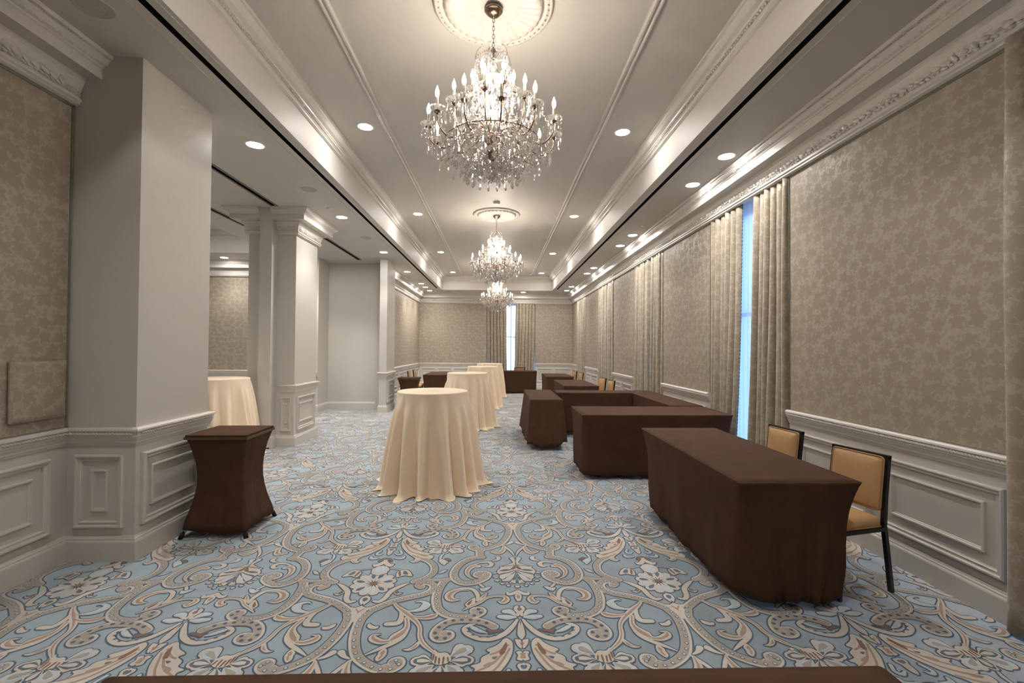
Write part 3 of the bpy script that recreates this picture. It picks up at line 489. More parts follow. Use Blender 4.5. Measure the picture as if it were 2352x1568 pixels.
# ---- walls
W_,D_=0,1     # painted, damask
def wallmb(): return MB()
mb=MB()
ys=[YB]
for a,b_ in WIN: ys+=[a,b_]
ys.append(YF)
for i in range(0,len(ys),2):
    y0,y1=ys[i],ys[i+1]
    mb.box(XR,XR+.32,y0,y1,0,.9,0); mb.box(XR,XR+.32,y0,y1,.9,ZC+.02,1)
mb.box(XR,XR+.32,YB,YF,ZC+.02,ZS,0)
wr=struct(mb.build('wall_right',[M['wallpaint'],M['damask']]))
mb=MB(); FW=(-.47,1.44)
for a,b_ in ((XLF-.3,FW[0]),(FW[1],XR+.3)):
    mb.box(a,b_,YF,YF+.32,0,.9,0); mb.box(a,b_,YF,YF+.32,.9,ZC+.02,1)
mb.box(XLF-.3,XR+.3,YF,YF+.32,ZC+.02,ZS,0)
struct(mb.build('wall_far',[M['wallpaint'],M['damask']]))
mb=MB(); mb.box(XL-.3,XL,YB,P1Y0,0,.9,0); mb.box(XL-.3,XL,YB,P1Y0,.9,ZC+.02,1); mb.box(XL-.3,XL,YB,P1Y0,ZC+.02,ZS,0)
struct(mb.build('wall_left',[M['wallpaint'],M['damask']]))
mb=MB(); mb.box(BX,XR+.3,YB-.3,YB,0,ZS,0); struct(mb.build('wall_back',M['wallpaint']))
# left wall beyond the alcove, with the doorway
DY0,DY1,DZ=11.75,13.05,2.75
mb=MB()
mb.box(XLF-.3,XLF,BY,DY0,0,ZS,0); mb.box(XLF-.3,XLF,DY0,DY1,DZ,ZS,0)
mb.box(XLF-.3,XLF,DY1,YF,0,.9,0); mb.box(XLF-.3,XLF,DY1,YF,.9,ZC+.02,1); mb.box(XLF-.3,XLF,DY1,YF,ZC+.02,ZS,0)
struct(mb.build('wall_left_far',[M['wallpaint'],M['damask']]))
# pillar 1
mb=MB(); mb.box(XL-.32,P1X,P1Y0,P1Y1,0,ZS,0); struct(mb.build('wall_near_pillar',M['wallpaint']))
# side-room walls
mb=MB()
mb.box(BX,-4.37,BY,BY+.3,0,.9,0); mb.box(BX,-4.37,BY,BY+.3,.9,ZC+.02,1); mb.box(BX,-4.37,BY,BY+.3,ZC+.02,ZS,0)
mb.box(BX-.3,BX,YB,BY+.3,0,.9,0); mb.box(BX-.3,BX,YB,BY+.3,.9,ZS,1)
mb.box(BX,XL-.32,P1Y0,P1Y0+.2,0,ZS,0)
struct(mb.build('wall_side_room',[M['wallpaint'],M['damask']]))
mb=MB(); mb.box(-4.37,XLF-.3,BY,BY+.3,0,ZS,0); mb.box(-4.37,-4.25,10.85,BY,0,ZS,0)
struct(mb.build('wall_alcove',M['wallpaint']))
# pillar 2 (column) and folding wall jamb
C2=(-3.86,-3.14,7.12,7.94)
mb=MB(); mb.box(*C2[:2],C2[2],C2[3],0,ZS,0); struct(mb.build('wall_middle_pillar',M['wallpaint']))
mb=MB(); mb.box(-3.60,-3.42,6.93,7.12,.02,ZS,0); mb.box(-3.59,-3.43,6.94,7.11,0,.02,1); struct(mb.build('wall_folding_jamb',[M['wallpaint'],M['track']]))
# pillar 3
C3=(-2.79,-2.62,10.75,11.55)
mb=MB(); mb.box(*C3,0,ZS,0); mb.box(-3.07,C3[0],11.45,11.55,0,ZS,0); struct(mb.build('wall_alcove_pillar',M['wallpaint']))

# ---- profiles (distance from wall, height)
CROWN=[(0,ZS),(.27,ZS),(.265,3.605),(.25,3.60),(.245,3.585),(.225,3.56),(.205,3.55),(.20,3.54),(.192,3.535),(.192,3.46),(.08,3.46),(.078,3.44),(.068,3.43),(.062,3.41),(.045,3.36),(.038,3.32),(.040,3.315),(.052,3.31),(.052,3.295),(.04,3.285),(.04,3.272),(.02,3.262),(0,3.262)]
BASE=[(0,.175),(.012,.172),(.014,.165),(.022,.158),(.022,.150),(.028,.140),(.030,.132),(.030,0),(0,0)]
RAIL=[(0,.948),(.034,.948),(.046,.938),(.048,.926),(.036,.920),(.033,.900),(.036,.884),(.028,.880),(.026,.866),(.018,.850),(.018,.838),(.010,.832),(.008,.818),(0,.816)]
PF_OUT=[(0,0),(0,.020),(.006,.030),(.015,.030),(.021,.016),(.032,.013),(.038,.019),(.044,.014),(.048,-.001)]
PF_IN=[(0,0),(0,.014),(.004,.020),(.013,.020),(.017,.009),(.022,.008),(.024,0)]
TRAYC=[(0,ZT),(.145,ZT),(.14,4.10),(.125,4.095),(.12,4.08),(.09,4.05),(.06,4.035),(.055,4.02),(.045,4.015),(.042,3.985),(.03,3.975),(.028,3.96),(.012,3.95),(0,3.945)]

def crown(path,side=1,closed=False,orn=True,name='trim_1',fine=True):
    mb=MB(); mb.sweep(CROWN,path,0,side,closed)
    if orn:
        mb.blobs(path,.212,3.568,(.020,.016,.017),.046,0,side,.5,.35,8,closed)
        mb.blobs(path,.255,3.597,(.006,.006,.006),.016,0,side,0,0,5,closed)
        if fine:
            mb.blobs(path,.050,3.366,(.026,.010,.020),.060,0,side,.6,.5,7,closed)
            mb.blobs(path,.048,3.390,(.014,.009,.010),.035,0,side,-.6,.5,6,closed)
            mb.blobs(path,.046,3.338,(.014,.008,.010),.038,0,side,.9,.5,6,closed)
    return struct(mb.build(name,M['white'],autouv=False))
crown([(XR,YB),(XR,YF),(XLF,YF),(XLF,DY1-.2),(XLF,BY)],1,name='trim_1')
crown([(XL,P1Y0),(XL,YB)],1,name='trim_2')
# side-room crown
crown([(-4.37,BY),(BX,BY),(BX,P1Y0+.2)],1,name='trim_3',fine=False)
# column capital
crown([(-3.42,7.12),(-3.14,7.12),(-3.14,7.94),(-3.86,7.94),(-3.86,7.12),(-3.60,7.12)],-1,name='trim_4')

# ---- wainscot: baseboards, chair rails, raised frames
def rail(path,name,side=1,rope=True):
    mb=MB(); mb.sweep(RAIL,path,0,side)
    if rope: mb.blobs(path,.031,.907,(.014,.018,.014),.0225,0,side,.9,0,8)
    return struct(mb.build(name,M['white'],autouv=False))
def base(path,name,side=1):
    mb=MB(); mb.sweep(BASE,path,0,side); return struct(mb.build(name,M['white'],autouv=False))
class Frames:
    def __init__(s): s.mb=MB()
    def add(s,p,q,n=1,m=.10,gap=.09,ins=.11,m2=None):
        """raised frames along the wall foot from p to q (room on the left)"""
        p,q=Vector(p),Vector(q); d=q-p; Ln=d.length; d/=Ln; nn=(-d.y,d.x,0); U=(d.x,d.y,0)
        m2=m if m2 is None else m2
        w=(Ln-m-m2-gap*(n-1))/n
        for k in range(n):
            a=m+k*(w+gap); P=p+d*a
            s.mb.frame((P.x,P.y,.235),U,nn,w,.52,PF_OUT)
            P=p+d*(a+ins); s.mb.frame((P.x,P.y,.35),U,nn,w-2*ins,.30,PF_IN)
    def done(s,name): return struct(s.mb.build(name,M['white'],autouv=False))
n=20
yy=[YB]+[v for w in WIN for v in w]+[YF]
fr=Frames()
for i in range(0,len(yy),2):
    a,b_=yy[i],yy[i+1]
    last=(i==len(yy)-2)
    if last:
        path=[(XR,a),(XR,YF),(1.44,YF)]
    else: path=[(XR,a),(XR,b_)]
    rail(path,'trim_%d'%n); n+=1
    base(path,'baseboard_right' if i==0 else 'baseboard_right_%d'%(i//2+1))
    fr.add((XR,a),(XR,b_),1 if i==0 else 2,.10,.09)
fr.add((XR,YF),(1.44,YF),2,.08,.08,.09)
fr.done('trim_30')
path=[(-.47,YF),(XLF,YF),(XLF,DY1+.16)]
rail(path,'trim_31'); base(path,'baseboard_far')
fr=Frames(); fr.add((-.47,YF),(XLF,YF),4,.08,.08,.09); fr.add((XLF,YF),(XLF,DY1+.16),6,.08,.08,.09); fr.done('trim_32')
path=[(-2.95,P1Y1),(P1X,P1Y1),(P1X,P1Y0),(XL,P1Y0),(XL,YB)]
rail(path,'trim_33'); base(path,'baseboard_left')
fr=Frames(); fr.add((P1X,P1Y1),(P1X,P1Y0),1,.05,.09,.085); fr.add((P1X,P1Y0),(XL,P1Y0),1,.07,.09,.11); fr.add((XL,P1Y0),(XL,YB),4,.135,.14,.115,.1); fr.done('trim_34')
path=[(-3.60,7.12),(-3.86,7.12),(-3.86,7.94),(-3.14,7.94),(-3.14,7.12),(-3.42,7.12)]
rail([(-3.86,7.94),(-3.14,7.94),(-3.14,7.12),(-3.36,7.12)],'trim_35'); 
base([(-3.86,7.94),(-3.14,7.94),(-3.14,7.12),(-3.42,7.12),(-3.42,6.94)],'baseboard_middle_pillar')
fr=Frames(); fr.add((-3.14,7.94),(-3.14,7.12),1,.08,.09,.07); fr.add((-3.14,7.12),(-3.38,7.12),1,.045,.09,.045); fr.done('trim_36')
rail([(C3[1],C3[3]),(C3[1],C3[2]),(C3[0],C3[2]),(C3[0],C3[2]+.03)],'trim_37'); base([(C3[1],C3[3]),(C3[1],C3[2]),(C3[0],C3[2]),(C3[0],11.45)],'baseboard_alcove_pillar')
fr=Frames(); fr.add((C3[1],C3[3]),(C3[1],C3[2]),1,.07,.09,.08); fr.done('trim_38')
base([(C3[0],BY),(-4.25,BY),(-4.25,10.85),(-4.37,10.85)],'baseboard_alcove'); rail([(-4.25,10.85),(-4.37,10.85)],'trim_39')
rail([(-4.37,BY),(BX,BY)],'trim_40',rope=False); base([(-4.37,BY),(BX,BY)],'baseboard_side_room')
fr=Frames(); fr.add((-4.37,BY),(BX,BY),6,.1,.09,.1); fr.done('trim_41')
# sage beads bordering the damask
mb=MB()
for i in range(2,len(yy),2):
    a,b_=yy[i],yy[i+1]
    for y in (a+.006,b_-.006): mb.box(XR-.006,XR,y-.004,y+.004,.95,ZC)
    mb.box(XR-.006,XR,a,b_,ZC-.012,ZC+.004); mb.box(XR-.006,XR,a,b_,.949,.955)
mb.box(XL,XL+.008,YB,P1Y0,ZC-.014,ZC+.004); mb.box(XL,XL+.008,P1Y0-.022,P1Y0-.010,.95,ZC); mb.box(XL,XL+.008,YB,P1Y0,.949,.955)
struct(mb.build('trim_42',M['edge'],autouv=False))

# ---- tray mouldings
def tray(T,name,closedprof=TRAYC):
    x0,x1,y0,y1=T
    mb=MB(); path=[(x0,y0),(x1,y0),(x1,y1),(x0,y1)]
    mb.sweep(closedprof,path,0,1,True)
    mb.blobs(path,.048,4.0,(.013,.010,.014),.034,0,1,.3,.1,7,True)
    return struct(mb.build(name,M['white'],autouv=False))
tray((TX0,TX1,TY0,TY1),'trim_50'); tray(BT,'trim_51')
def ceilframe(x0,x1,y0,y1,name):
    P=[(0,0),(0,-.012),(.008,-.020),(.020,-.020),(.030,-.012),(.044,-.012),(.054,-.026),(.070,-.026),(.078,-.014),(.080,0)]
    mb=MB(); rows=[]
    for t,d in P: rows.append([(x0+t,y0+t,ZT+d),(x1-t,y0+t,ZT+d),(x1-t,y1-t,ZT+d),(x0+t,y1-t,ZT+d)])
    mb.grid(rows,0,False,True)
    return struct(mb.build(name,M['white'],autouv=False))
ceilframe(-1.365,1.215,-1.0,15.86,'trim_52')

# ---- plaster medallions
def medallion_mesh():
    mb=MB(); n=144; rows=[]
    R=.456
    prof=[(.02,-.012),(.10,-.012),(.115,-.020),(.13,-.014),(.16,-.010),(.185,-.022),(.205,-.012),(.22,-.016),(.30,-.026),(.345,-.034),(.365,-.030),(.375,-.016),(.385,-.016),(.395,-.026),(.41,-.030),(.42,-.022),(.43,-.030),(.445,-.026),(.452,-.014),(.456,0)]
    for r,z in prof:
        row=[]
        for j in range(n):
            a=2*PI*j/n; tw=a+ (r-.2)*2.2
            f=0; rr=r
            if .2<r<.37: f=-.024*abs(math.sin(a*16+(r-.2)*9))*min(1,(r-.2)/.03)*min(1,(.372-r)/.02)
            if .13<r<.21: rr=r+.012*math.sin(a*12); f=-.006*abs(math.sin(a*12))
            if .34<r<.37: rr=r+.008*abs(math.sin(a*16+(r-.2)*9))
            if .40<r<.44: f=-.005*math.sin(a*48)
            row.append((rr*math.cos(a),rr*math.sin(a),z+f))
        rows.append(row)
    mb.grid(rows,0,True,True)
    for k in range(48):
        a=2*PI*k/48; mb.lathe([(.0085,0),(.007,-.006),(.001,-.009)],(.412*math.cos(a),.412*math.sin(a),-.028),6)
    return mb
CH=[(-.055,3.40),(-.055,8.78),(-.055,14.16)]
mn=['plaster medallion above the nearest chandelier, fluted like a shell','plaster medallion around the chain of the second chandelier','plaster medallion hidden behind the chandelier nearest the far wall']
med=None
for k,(x,y) in enumerate(CH):
    if med is None:
        med=medallion_mesh().build('ceiling_medallion',M['white'],autouv=False); o=med
    else: o=med.copy(); C.objects.link(o)
    o.location=(x,y,ZT); tag(o,mn[k],'ceiling medallion','plaster ceiling medallions')
    if k==2: tag(o,'plaster medallion above the farthest chandelier')

# ---- windows
def window(i,axis,a,b_,name):
    """frame, glazing bars and pane in the recess; axis 'x': right wall, 'y': far wall"""
    fr=MB(); pane=MB()
    def bx(m,u0,u1,d0,d1,z0,z1):
        if axis=='x': m.box(XR+d0,XR+d1,u0,u1,z0,z1)
        else: m.box(u0,u1,YF+d0,YF+d1,z0,z1)
    z0,z1=.10,ZC+.02
    bx(fr,a,b_,.20,.30,0,z0); 
    bx(fr,a,a+.07,.20,.27,z0,z1); bx(fr,b_-.07,b_,.20,.27,z0,z1); bx(fr,a,b_,.20,.27,z0,z0+.08); bx(fr,a,b_,.20,.27,z1-.08,z1)
    m_=(a+b_)/2; bx(fr,m_-.025,m_+.025,.21,.26,z0,z1); bx(fr,a,b_,.21,.26,1.95,2.0)
    bx(pane,a+.06,b_-.06,.23,.236,z0+.06,z1-.06)
    o=struct(fr.build(name,M['white'],autouv=False)); p=pane.build('glass_pane',M['glass'],o,autouv=False); 
for i,(a,b_) in enumerate(WIN): window(i,'x',a,b_,'window_%d'%(i+1))
window(9,'y',FW[0],FW[1],'window_6')

# ---- drapes
def drape(name,label,cat,axis,t0,t1,b0,b1,pleats,amp,off,z0=.015,z1=ZC+.012,mat='drape',group=None,seed=1,fringe=None,thick=True,swing=1.6,sheer=False):
    """t0..t1 span at the top, b0..b1 at the hem; off = depth behind the wall face (negative: in front)"""
    rnd=random.Random(seed)
    nj=pleats*14; ni=26; ph=rnd.random()*6
    wob=[rnd.uniform(-.28,.28) for _ in range(pleats+2)]
    rows=[];uvs=[]
    for i in range(ni+1):
        f=i/ni; z=z1+(z0-z1)*f; row=[];uvr=[]; s=0;prev=None
        e=f**swing
        for j in range(nj+1):
            u=j/nj
            a=t0+(t1-t0)*u; b_=b0+(b1-b0)*u; c=a+(b_-a)*e
            k=u*pleats; kk=int(min(k,pleats-1)); w=wob[kk]*(1-(k-kk))+wob[kk+1]*(k-kk)
            p=2*PI*(k+w*.5*(.3+.7*f))
            A=amp*(.72+.28*math.sin(kk*2.3+ph+f*1.5))*(.8+.35*f)
            s1=math.sin(p)
            d=-A*(2*abs(math.sin(p/2))**.75-1)*(1 if True else s1)
            c-= (t1-t0)/pleats*.12*math.sin(p)*(.6+.4*f) + .006*math.sin(f*7+u*9+ph)
            q=(XR+off+d,c,z) if axis=='x' else (c,YF+off+d,z)
            if prev is not None: s+=math.hypot(q[0]-prev[0],q[1]-prev[1])
            prev=q; row.append(q); uvr.append((s*1.0+seed*.37,z))
        rows.append(row); uvs.append(uvr)
    mb=MB(); mb.grid(rows,0,True,False,uvs)
    o=mb.build(name,M[mat],recalc=False)
    tag(o,label,cat,group)
    if thick:
        so=o.modifiers.new('thickness','SOLIDIFY'); so.thickness=.004; so.offset=0
    if fringe is not None:
        fb=MB(); col=0 if fringe==0 else -1
        for i in range(0,150):
            f=i/149*ni; ii=min(int(f),ni-1); t=f-ii
            p=Vector(rows[ii][col])*(1-t)+Vector(rows[ii+1][col])*t
            fb.lathe([(.001,.008),(.0065,.004),(.0065,-.004),(.001,-.008)],(p.x-(.004 if axis=='x' else 0),p.y+(.006 if i%2 else -.002)*(1 if axis=='x' else 0),p.z),5,caps=False)
        f_=fb.build('bead_fringe',M['fringe'],o,autouv=False); tag(f_,'blue bead fringe along the leading edge')
    return o
G='damask drapes at the right-hand windows'
dd=[ # window, near/far, top span, bottom span
 ('near drape','damask drape hanging at the picture edge beside the closest wallpaper panel',(1.70,2.45),(1.76,2.445),6,None),
 ('nn','damask drape at the very picture edge, the nearest one of all',(.81,1.74),(.81,1.80),8,None),
 ('n1','damask drape beside the first full wallpaper panel, right of the widest blue gap',(4.425,5.06),(4.43,5.20),6,1),
 ('f1','damask drape left of the widest blue gap, its beaded edge swinging inwards',(5.33,6.09),(5.50,6.09),6,0),
 ('n2','damask drape just right of the narrow bright blue gap at the second window',(7.885,8.50),(7.89,8.55),5,1),
 ('f2','damask drape just left of the narrow bright blue gap at the second window',(8.62,9.57),(8.66,9.62),7,0),
 ('n3','damask drape on the near side of the third window, behind the tan chair pair',(11.305,11.98),(11.31,12.05),5,1),
 ('f3','damask drape on the far side of the third window, with a greyish beaded edge',(12.04,12.99),(12.10,13.0),6,0),
 ('n4','damask drape on the near side of the last window before the corner',(14.905,15.52),(14.91,15.56),5,None),
 ('f4','damask drape on the far side of the last window, closest to the far corner',(15.66,16.49),(15.72,16.49),6,0)]
for k,(nn_,lab,t,b_,pl,fg) in enumerate(dd):
    drape('curtain',lab,'curtain','x',t[0],t[1],b_[0],b_[1],pl,.052,(-.062 if k==0 else .015),group=G,seed=k+2,fringe=fg,z0=.012)
drape('curtain','damask drape left of the white gap on the far wall, behind the chandeliers','curtain','y',-.465,.30,-.40,.36,6,.055,.01,group='drapes at the far wall window',seed=21)
drape('curtain','damask drape right of the white gap on the far wall','curtain','y',.66,1.435,.60,1.36,6,.055,.01,group='drapes at the far wall window',seed=22)
sl=['sheer white voile behind the drape at the picture edge','sheer white voile glowing blue in the widest curtain gap','sheer voile seen as a thin blue line at the second window','sheer voile behind the nearly closed drapes of the third window','sheer voile behind the drapes of the last window before the corner']
for k,(a,b_) in enumerate(WIN):
    drape('sheer_curtain',sl[k],'sheer curtain','x',a+.03,b_-.03,a+.03,b_-.03,16,.014,.10,mat='sheer',group='sheers behind the drapes',seed=40+k,thick=False)
drape('sheer_curtain','bright white voile in the gap on the far wall','sheer curtain','y',FW[0]+.03,FW[1]-.03,FW[0]+.03,FW[1]-.03,16,.014,.11,mat='sheer',group='sheers behind the drapes',seed=50,thick=False)

# ---- door in the left wall beyond the alcove
mb=MB(); cas=[(0,0),(0,.02),(.01,.03),(.04,.03),(.05,.022),(.09,.022),(.10,.034),(.12,.034),(.125,0)]
def casing(y0,y1,z1,x):
    P=[(y0-.125,y0-.125,0)]
    rows=[]
    for t,d in cas: rows.append([(x+d,y0-t,0),(x+d,y0-t,z1+t),(x+d,y1+t,z1+t),(x+d,y1+t,0)])
    mb.grid(rows,0,False)
casing(DY0,DY1,DZ,XLF)
mb.box(XLF,XLF+.03,DY0-.10,DY1+.10,DZ+.125,DZ+.28); mb.box(XLF,XLF+.07,DY0-.14,DY1+.14,DZ+.28,DZ+.32); mb.box(XLF,XLF+.05,DY0-.12,DY1+.12,DZ+.25,DZ+.28)
struct(mb.build('trim_60',M['white'],autouv=False))
mb=MB(); mb.box(XLF-.09,XLF-.04,DY0,DY1,.0,DZ)
for y0,y1 in ((DY0+.08,(DY0+DY1)/2-.06),((DY0+DY1)/2+.06,DY1-.08)):
    for z0,h in ((.25,.75),(1.15,1.45)):
        mb.frame((XLF-.04,y1,z0),(0,-1,0),(1,0,0),y1-y0,h,PF_OUT)
d=struct(mb.build('door_1',M['white'],autouv=False))
hb=MB()
hb.tube([(XLF-.04,DY0+.68,1.0),(XLF+.01,DY0+.68,1.0),(XLF+.01,DY0+.56,1.0)],.01); hb.box(XLF-.04,XLF-.035,DY0+.65,DY0+.71,.93,1.07)
hb.build('door_handle',M['nickel'],d,autouv=False)
for z in (.3,1.9,2.5):
    q=MB(); q.tube([(XLF-.03,DY1-.004,z-.05),(XLF-.03,DY1-.004,z+.05)],.007); q.build('hinge',M['nickel'],d,autouv=False)

# ------------------------------------------------------------------ furniture
def rr(hx,hy,r,n=6,m=14):
    """rounded rectangle points, evenly split: 4 corners * n + 4 sides * m"""
    pts=[]; cs=[(hx-r,hy-r,0),(-hx+r,hy-r,90),(-hx+r,-hy+r,180),(hx-r,-hy+r,270)]
    for k,(cx,cy,a0) in enumerate(cs):
        arc=[(cx+r*math.cos(math.radians(a0+90*i/n)),cy+r*math.sin(math.radians(a0+90*i/n))) for i in range(n+1)]
        nx=cs[(k+1)%4]; a1=nx[2]; e=(nx[0]+r*math.cos(math.radians(a1)),nx[1]+r*math.sin(math.radians(a1)))
        pts+=arc; s=arc[-1]
        pts+=[(s[0]+(e[0]-s[0])*i/m,s[1]+(e[1]-s[1])*i/m) for i in range(1,m)]
    return pts
def skirt(L_,W_,H,hem=.055,fold=.012,seed=1,inset=.02,rc=.16,pinch=.03,flare=0.0,waist=0.0,horn=0.0,hemvar=.02,lift=.0):
    """cloth over a rectangular top: flat top, falling sides drawn in at the corners"""
    rnd=random.Random(seed); mb=MB(); hx,hy=L_/2,W_/2
    ph=[rnd.uniform(0,6.28) for _ in range(6)]
    rows=[]; n=6; m=22
    levels=[0,.006,.02,.05,.1,.17,.25,.35,.45,.55,.65,.75,.84,.92,1.0]
    N_=len(rr(hx,hy,.01,n,m))
    for li,f in enumerate(levels):
        r=min(.012+ (rc)*(f**.8), min(hx,hy)*.9)
        ins=inset*f - flare*f*f + waist*math.sin(PI*min(1,f*1.05))
        base=rr(hx-ins,hy-ins,r,n,m); per=0; row=[]
        for j,(x,y) in enumerate(base):
            a=math.atan2(y/hy,x/hx)
            corner=min(1,(abs(x)/hx)*(abs(y)/hy)); corner=corner**5
            u=j/N_
            w=fold*f*( .5*math.sin(u*2*PI*13+ph[0]+f*.8)+.35*math.sin(u*2*PI*29+ph[1]-f)+.25*math.sin(u*2*PI*47+ph[2]))
            w+=.12*fold*f*math.sin(u*2*PI*71+ph[4]+3*f)+.003*math.sin(f*17+u*40+ph[5])*math.sin(PI*min(1,f*4))
            w-=pinch*corner*math.sin(PI*min(1,f*1.3))*.6
            if li<=1: w=0
            nl=math.hypot(x/hx,y/hy) or 1; nx,ny=(x/hx)/nl,(y/hy)/nl
            if abs(x)/hx>abs(y)/hy+.12: nx,ny=(1 if x>0 else -1),0
            elif abs(y)/hy>abs(x)/hx+.12: nx,ny=0,(1 if y>0 else -1)
            z=H-f*(H-hem)
            if li==0: z=H; x*=.995; y*=.99
            if li==1: z=H-.003
            z+= (hemvar*math.sin(u*2*PI*3+ph[3])+.4*hemvar*math.sin(u*2*PI*11+ph[4]))*f*f*.5
            z+= horn*corner*(1-f)**6 + lift*corner*f**4
            row.append((x+nx*w,y+ny*w,max(z,.006)))
        rows.append(row)
    b=mb.grid(rows,0,True,True)
    # top sheet: inner rings
    top=[]; 
    for k in (1,.9,.6,.25):
        top.append([(p[0]*k,p[1]*k,rows[0][i][2]*1.0+(0 if k==1 else .0005*math.sin(p[0]*9+p[1]*7))-(horn*.0)) for i,p in enumerate([(q[0],q[1]) for q in rows[0]])])
    for i in range(N_):
        for k in (2,3): top[k][i]=(top[k][i][0],top[k][i][1],H)
        top[1][i]=(top[1][i][0],top[1][i][1],H)
    b2=mb.grid(top[::-1],0,True,True); mb.face([b2+i for i in range(N_)],0,None,True)
    return mb
def solid(o,t=.003):
    s=o.modifiers.new('thickness','SOLIDIFY'); s.thickness=t; s.offset=-1; return o
LEGMESH={}
def table_frame(name,label,cat,L_,W_,loc,rz,group,leginset=(.15,.22),H=.735,style='fold'):
    t=empty(name,label,cat,loc,rz,group)
    mb=MB(); mb.box(-L_/2+.008,L_/2-.008,-W_/2+.008,W_/2-.008,H-.022,H); mb.build('tabletop',M['laminate'],t,autouv=False)
    for sx in (-1,1):
        for sy in (-1,1):
            lx,ly=sx*(L_/2-leginset[1]),sy*(W_/2-leginset[0])
            mb=MB()
            if style=='fold':
                mb.tube([(lx,ly,0.03),(lx,ly,H-.03)],.0145,8)
                l=mb.build('leg',M['black'],t,autouv=False)
                f=MB(); f.lathe([(.018,0),(.019,.02),(.017,.045)],(lx,ly,0),10); f.build('rubber_foot',M['rubber'],l,autouv=False)
            else:
                fx,fy=sx*(L_/2+.0),sy*(W_/2+.0)
                mb.tube([(fx-.115*sx,fy-.115*sy,H-.03),(fx-.115*sx,fy-.115*sy,.38),(fx-.045*sx,fy-.045*sy,.12),(fx-.012*sx,fy-.012*sy,.03)],.013,8)
                l=mb.build('leg',M['chrome'],t,autouv=False)
                f=MB(); f.tube([(fx-.013*sx,fy-.013*sy,.045),(fx,fy,.0)],[.0165,.018],10); f.build('rubber_foot',M['rubber'],l,autouv=False)
    return t
TB=[ # name-key, cx,cy,L(along local x),W,rz, table label, cloth label, hem, fold, seed
 ('t1',1.775,3.53,1.83,.74,PI/2,'folding table under the nearest brown cloth, its black foot showing','dark brown cloth on the large table nearest the tan chairs',.05,.020,1,dict(rc=.17,pinch=.10,inset=.03,lift=.05)),
 ('t2',1.88,5.70,1.80,.80,0,'folding table closing the front of the hollow square, one black leg showing','brown cloth on the crosswise table at the front of the hollow square',.05,.014,2,dict(rc=.12,pinch=.06,lift=.05)),
 ('t3',.735,7.72,1.70,.50,PI/2,'narrow folding table on the aisle side of the hollow square','brown cloth with loose hanging corners on the narrow aisle table',.07,.030,3,dict(rc=.012,inset=-.055,hemvar=.05,pinch=0.0,lift=.04)),
 ('t4',1.93,8.24,1.78,.50,0,'narrow folding table closing the back of the hollow square','brown cloth on the crosswise table at the back of the hollow square',.06,.012,4,dict(rc=.08)),
 ('t5',2.60,7.10,1.78,.46,PI/2,'narrow folding table on the window side of the hollow square','brown cloth on the window-side table of the hollow square',.06,.012,5,dict(rc=.08)),
 ('t6',1.74,10.36,1.83,.74,PI/2,'folding table beyond the hollow square under a brown cloth','brown cloth on the table just beyond the hollow square',.05,.012,6,dict(rc=.1)),
 ('t7',1.72,13.35,1.60,.76,PI/2,'folding table near the far right corner under a brown cloth','brown cloth on the smaller-looking table near the far right corner',.05,.012,7,dict(rc=.1)),
 ('t8',.40,15.72,1.83,.60,0,'folding table standing crosswise before the far window','dark brown cloth on the table before the far window',.04,.008,8,dict(rc=.06)),
 ('t9',-1.80,13.95,1.83,.70,PI/2,'folding table near the far left corner under a brown cloth','brown cloth on the table in the far left, beside two chairs',.05,.012,9,dict(rc=.1)),
 ('t0',.02,.73,1.86,.75,0,'folding table right in front of the camera under a brown cloth','brown cloth whose far edge runs along the bottom of the picture',.05,.015,10,dict(rc=.12)),
]
HID={'t4','t5','t7','t8','t9','t0','t6','t3'}
for key,x,y,L_,W_,rz,tl,cl,hem,fold,seed,kw in TB:
    if key not in HID: table_frame('folding_table',tl,'folding table',L_-.02,W_-.02,(x,y,0),rz,'folding tables under brown cloths')
    o=solid(skirt(L_,W_,.762 if key in('t1','t2','t0') else .758,hem,fold,seed,**kw).build('tablecloth',M['brown'],autouv=False)); o.location=(x,y,0); o.rotation_euler=(0,0,rz)
    tag(o,cl,'tablecloth','brown tablecloths')
# small stretch-covered stands
def stand(x,y,rz,L_,W_,tl,cl,seed,H=.82):
    table_frame('folding_stand',tl,'folding table',L_+.02,W_+.02,(x,y,0),rz,'small stands in stretch covers',(.13,.13),H-.015,'splay')
    o=solid(skirt(L_,W_,H,.055,.004,seed,inset=0,rc=.03,pinch=-.01,flare=.012,waist=.062,horn=.0,hemvar=.03).build('tablecloth',M['brown'],autouv=False)); o.location=(x,y,0); o.rotation_euler=(0,0,rz)
    tag(o,cl,'tablecloth','small stretch covers')
stand(-2.265,3.96,.02,.49,.47,'small folding stand beside the panelled pillar, chromed feet showing','brown stretch cover on the small stand beside the panelled pillar',31)
stand(-2.21,11.42,0,.50,.46,'small folding stand by the doorway, under a brown stretch cover','brown stretch cover on the small stand far left by the doorway',32,.79)

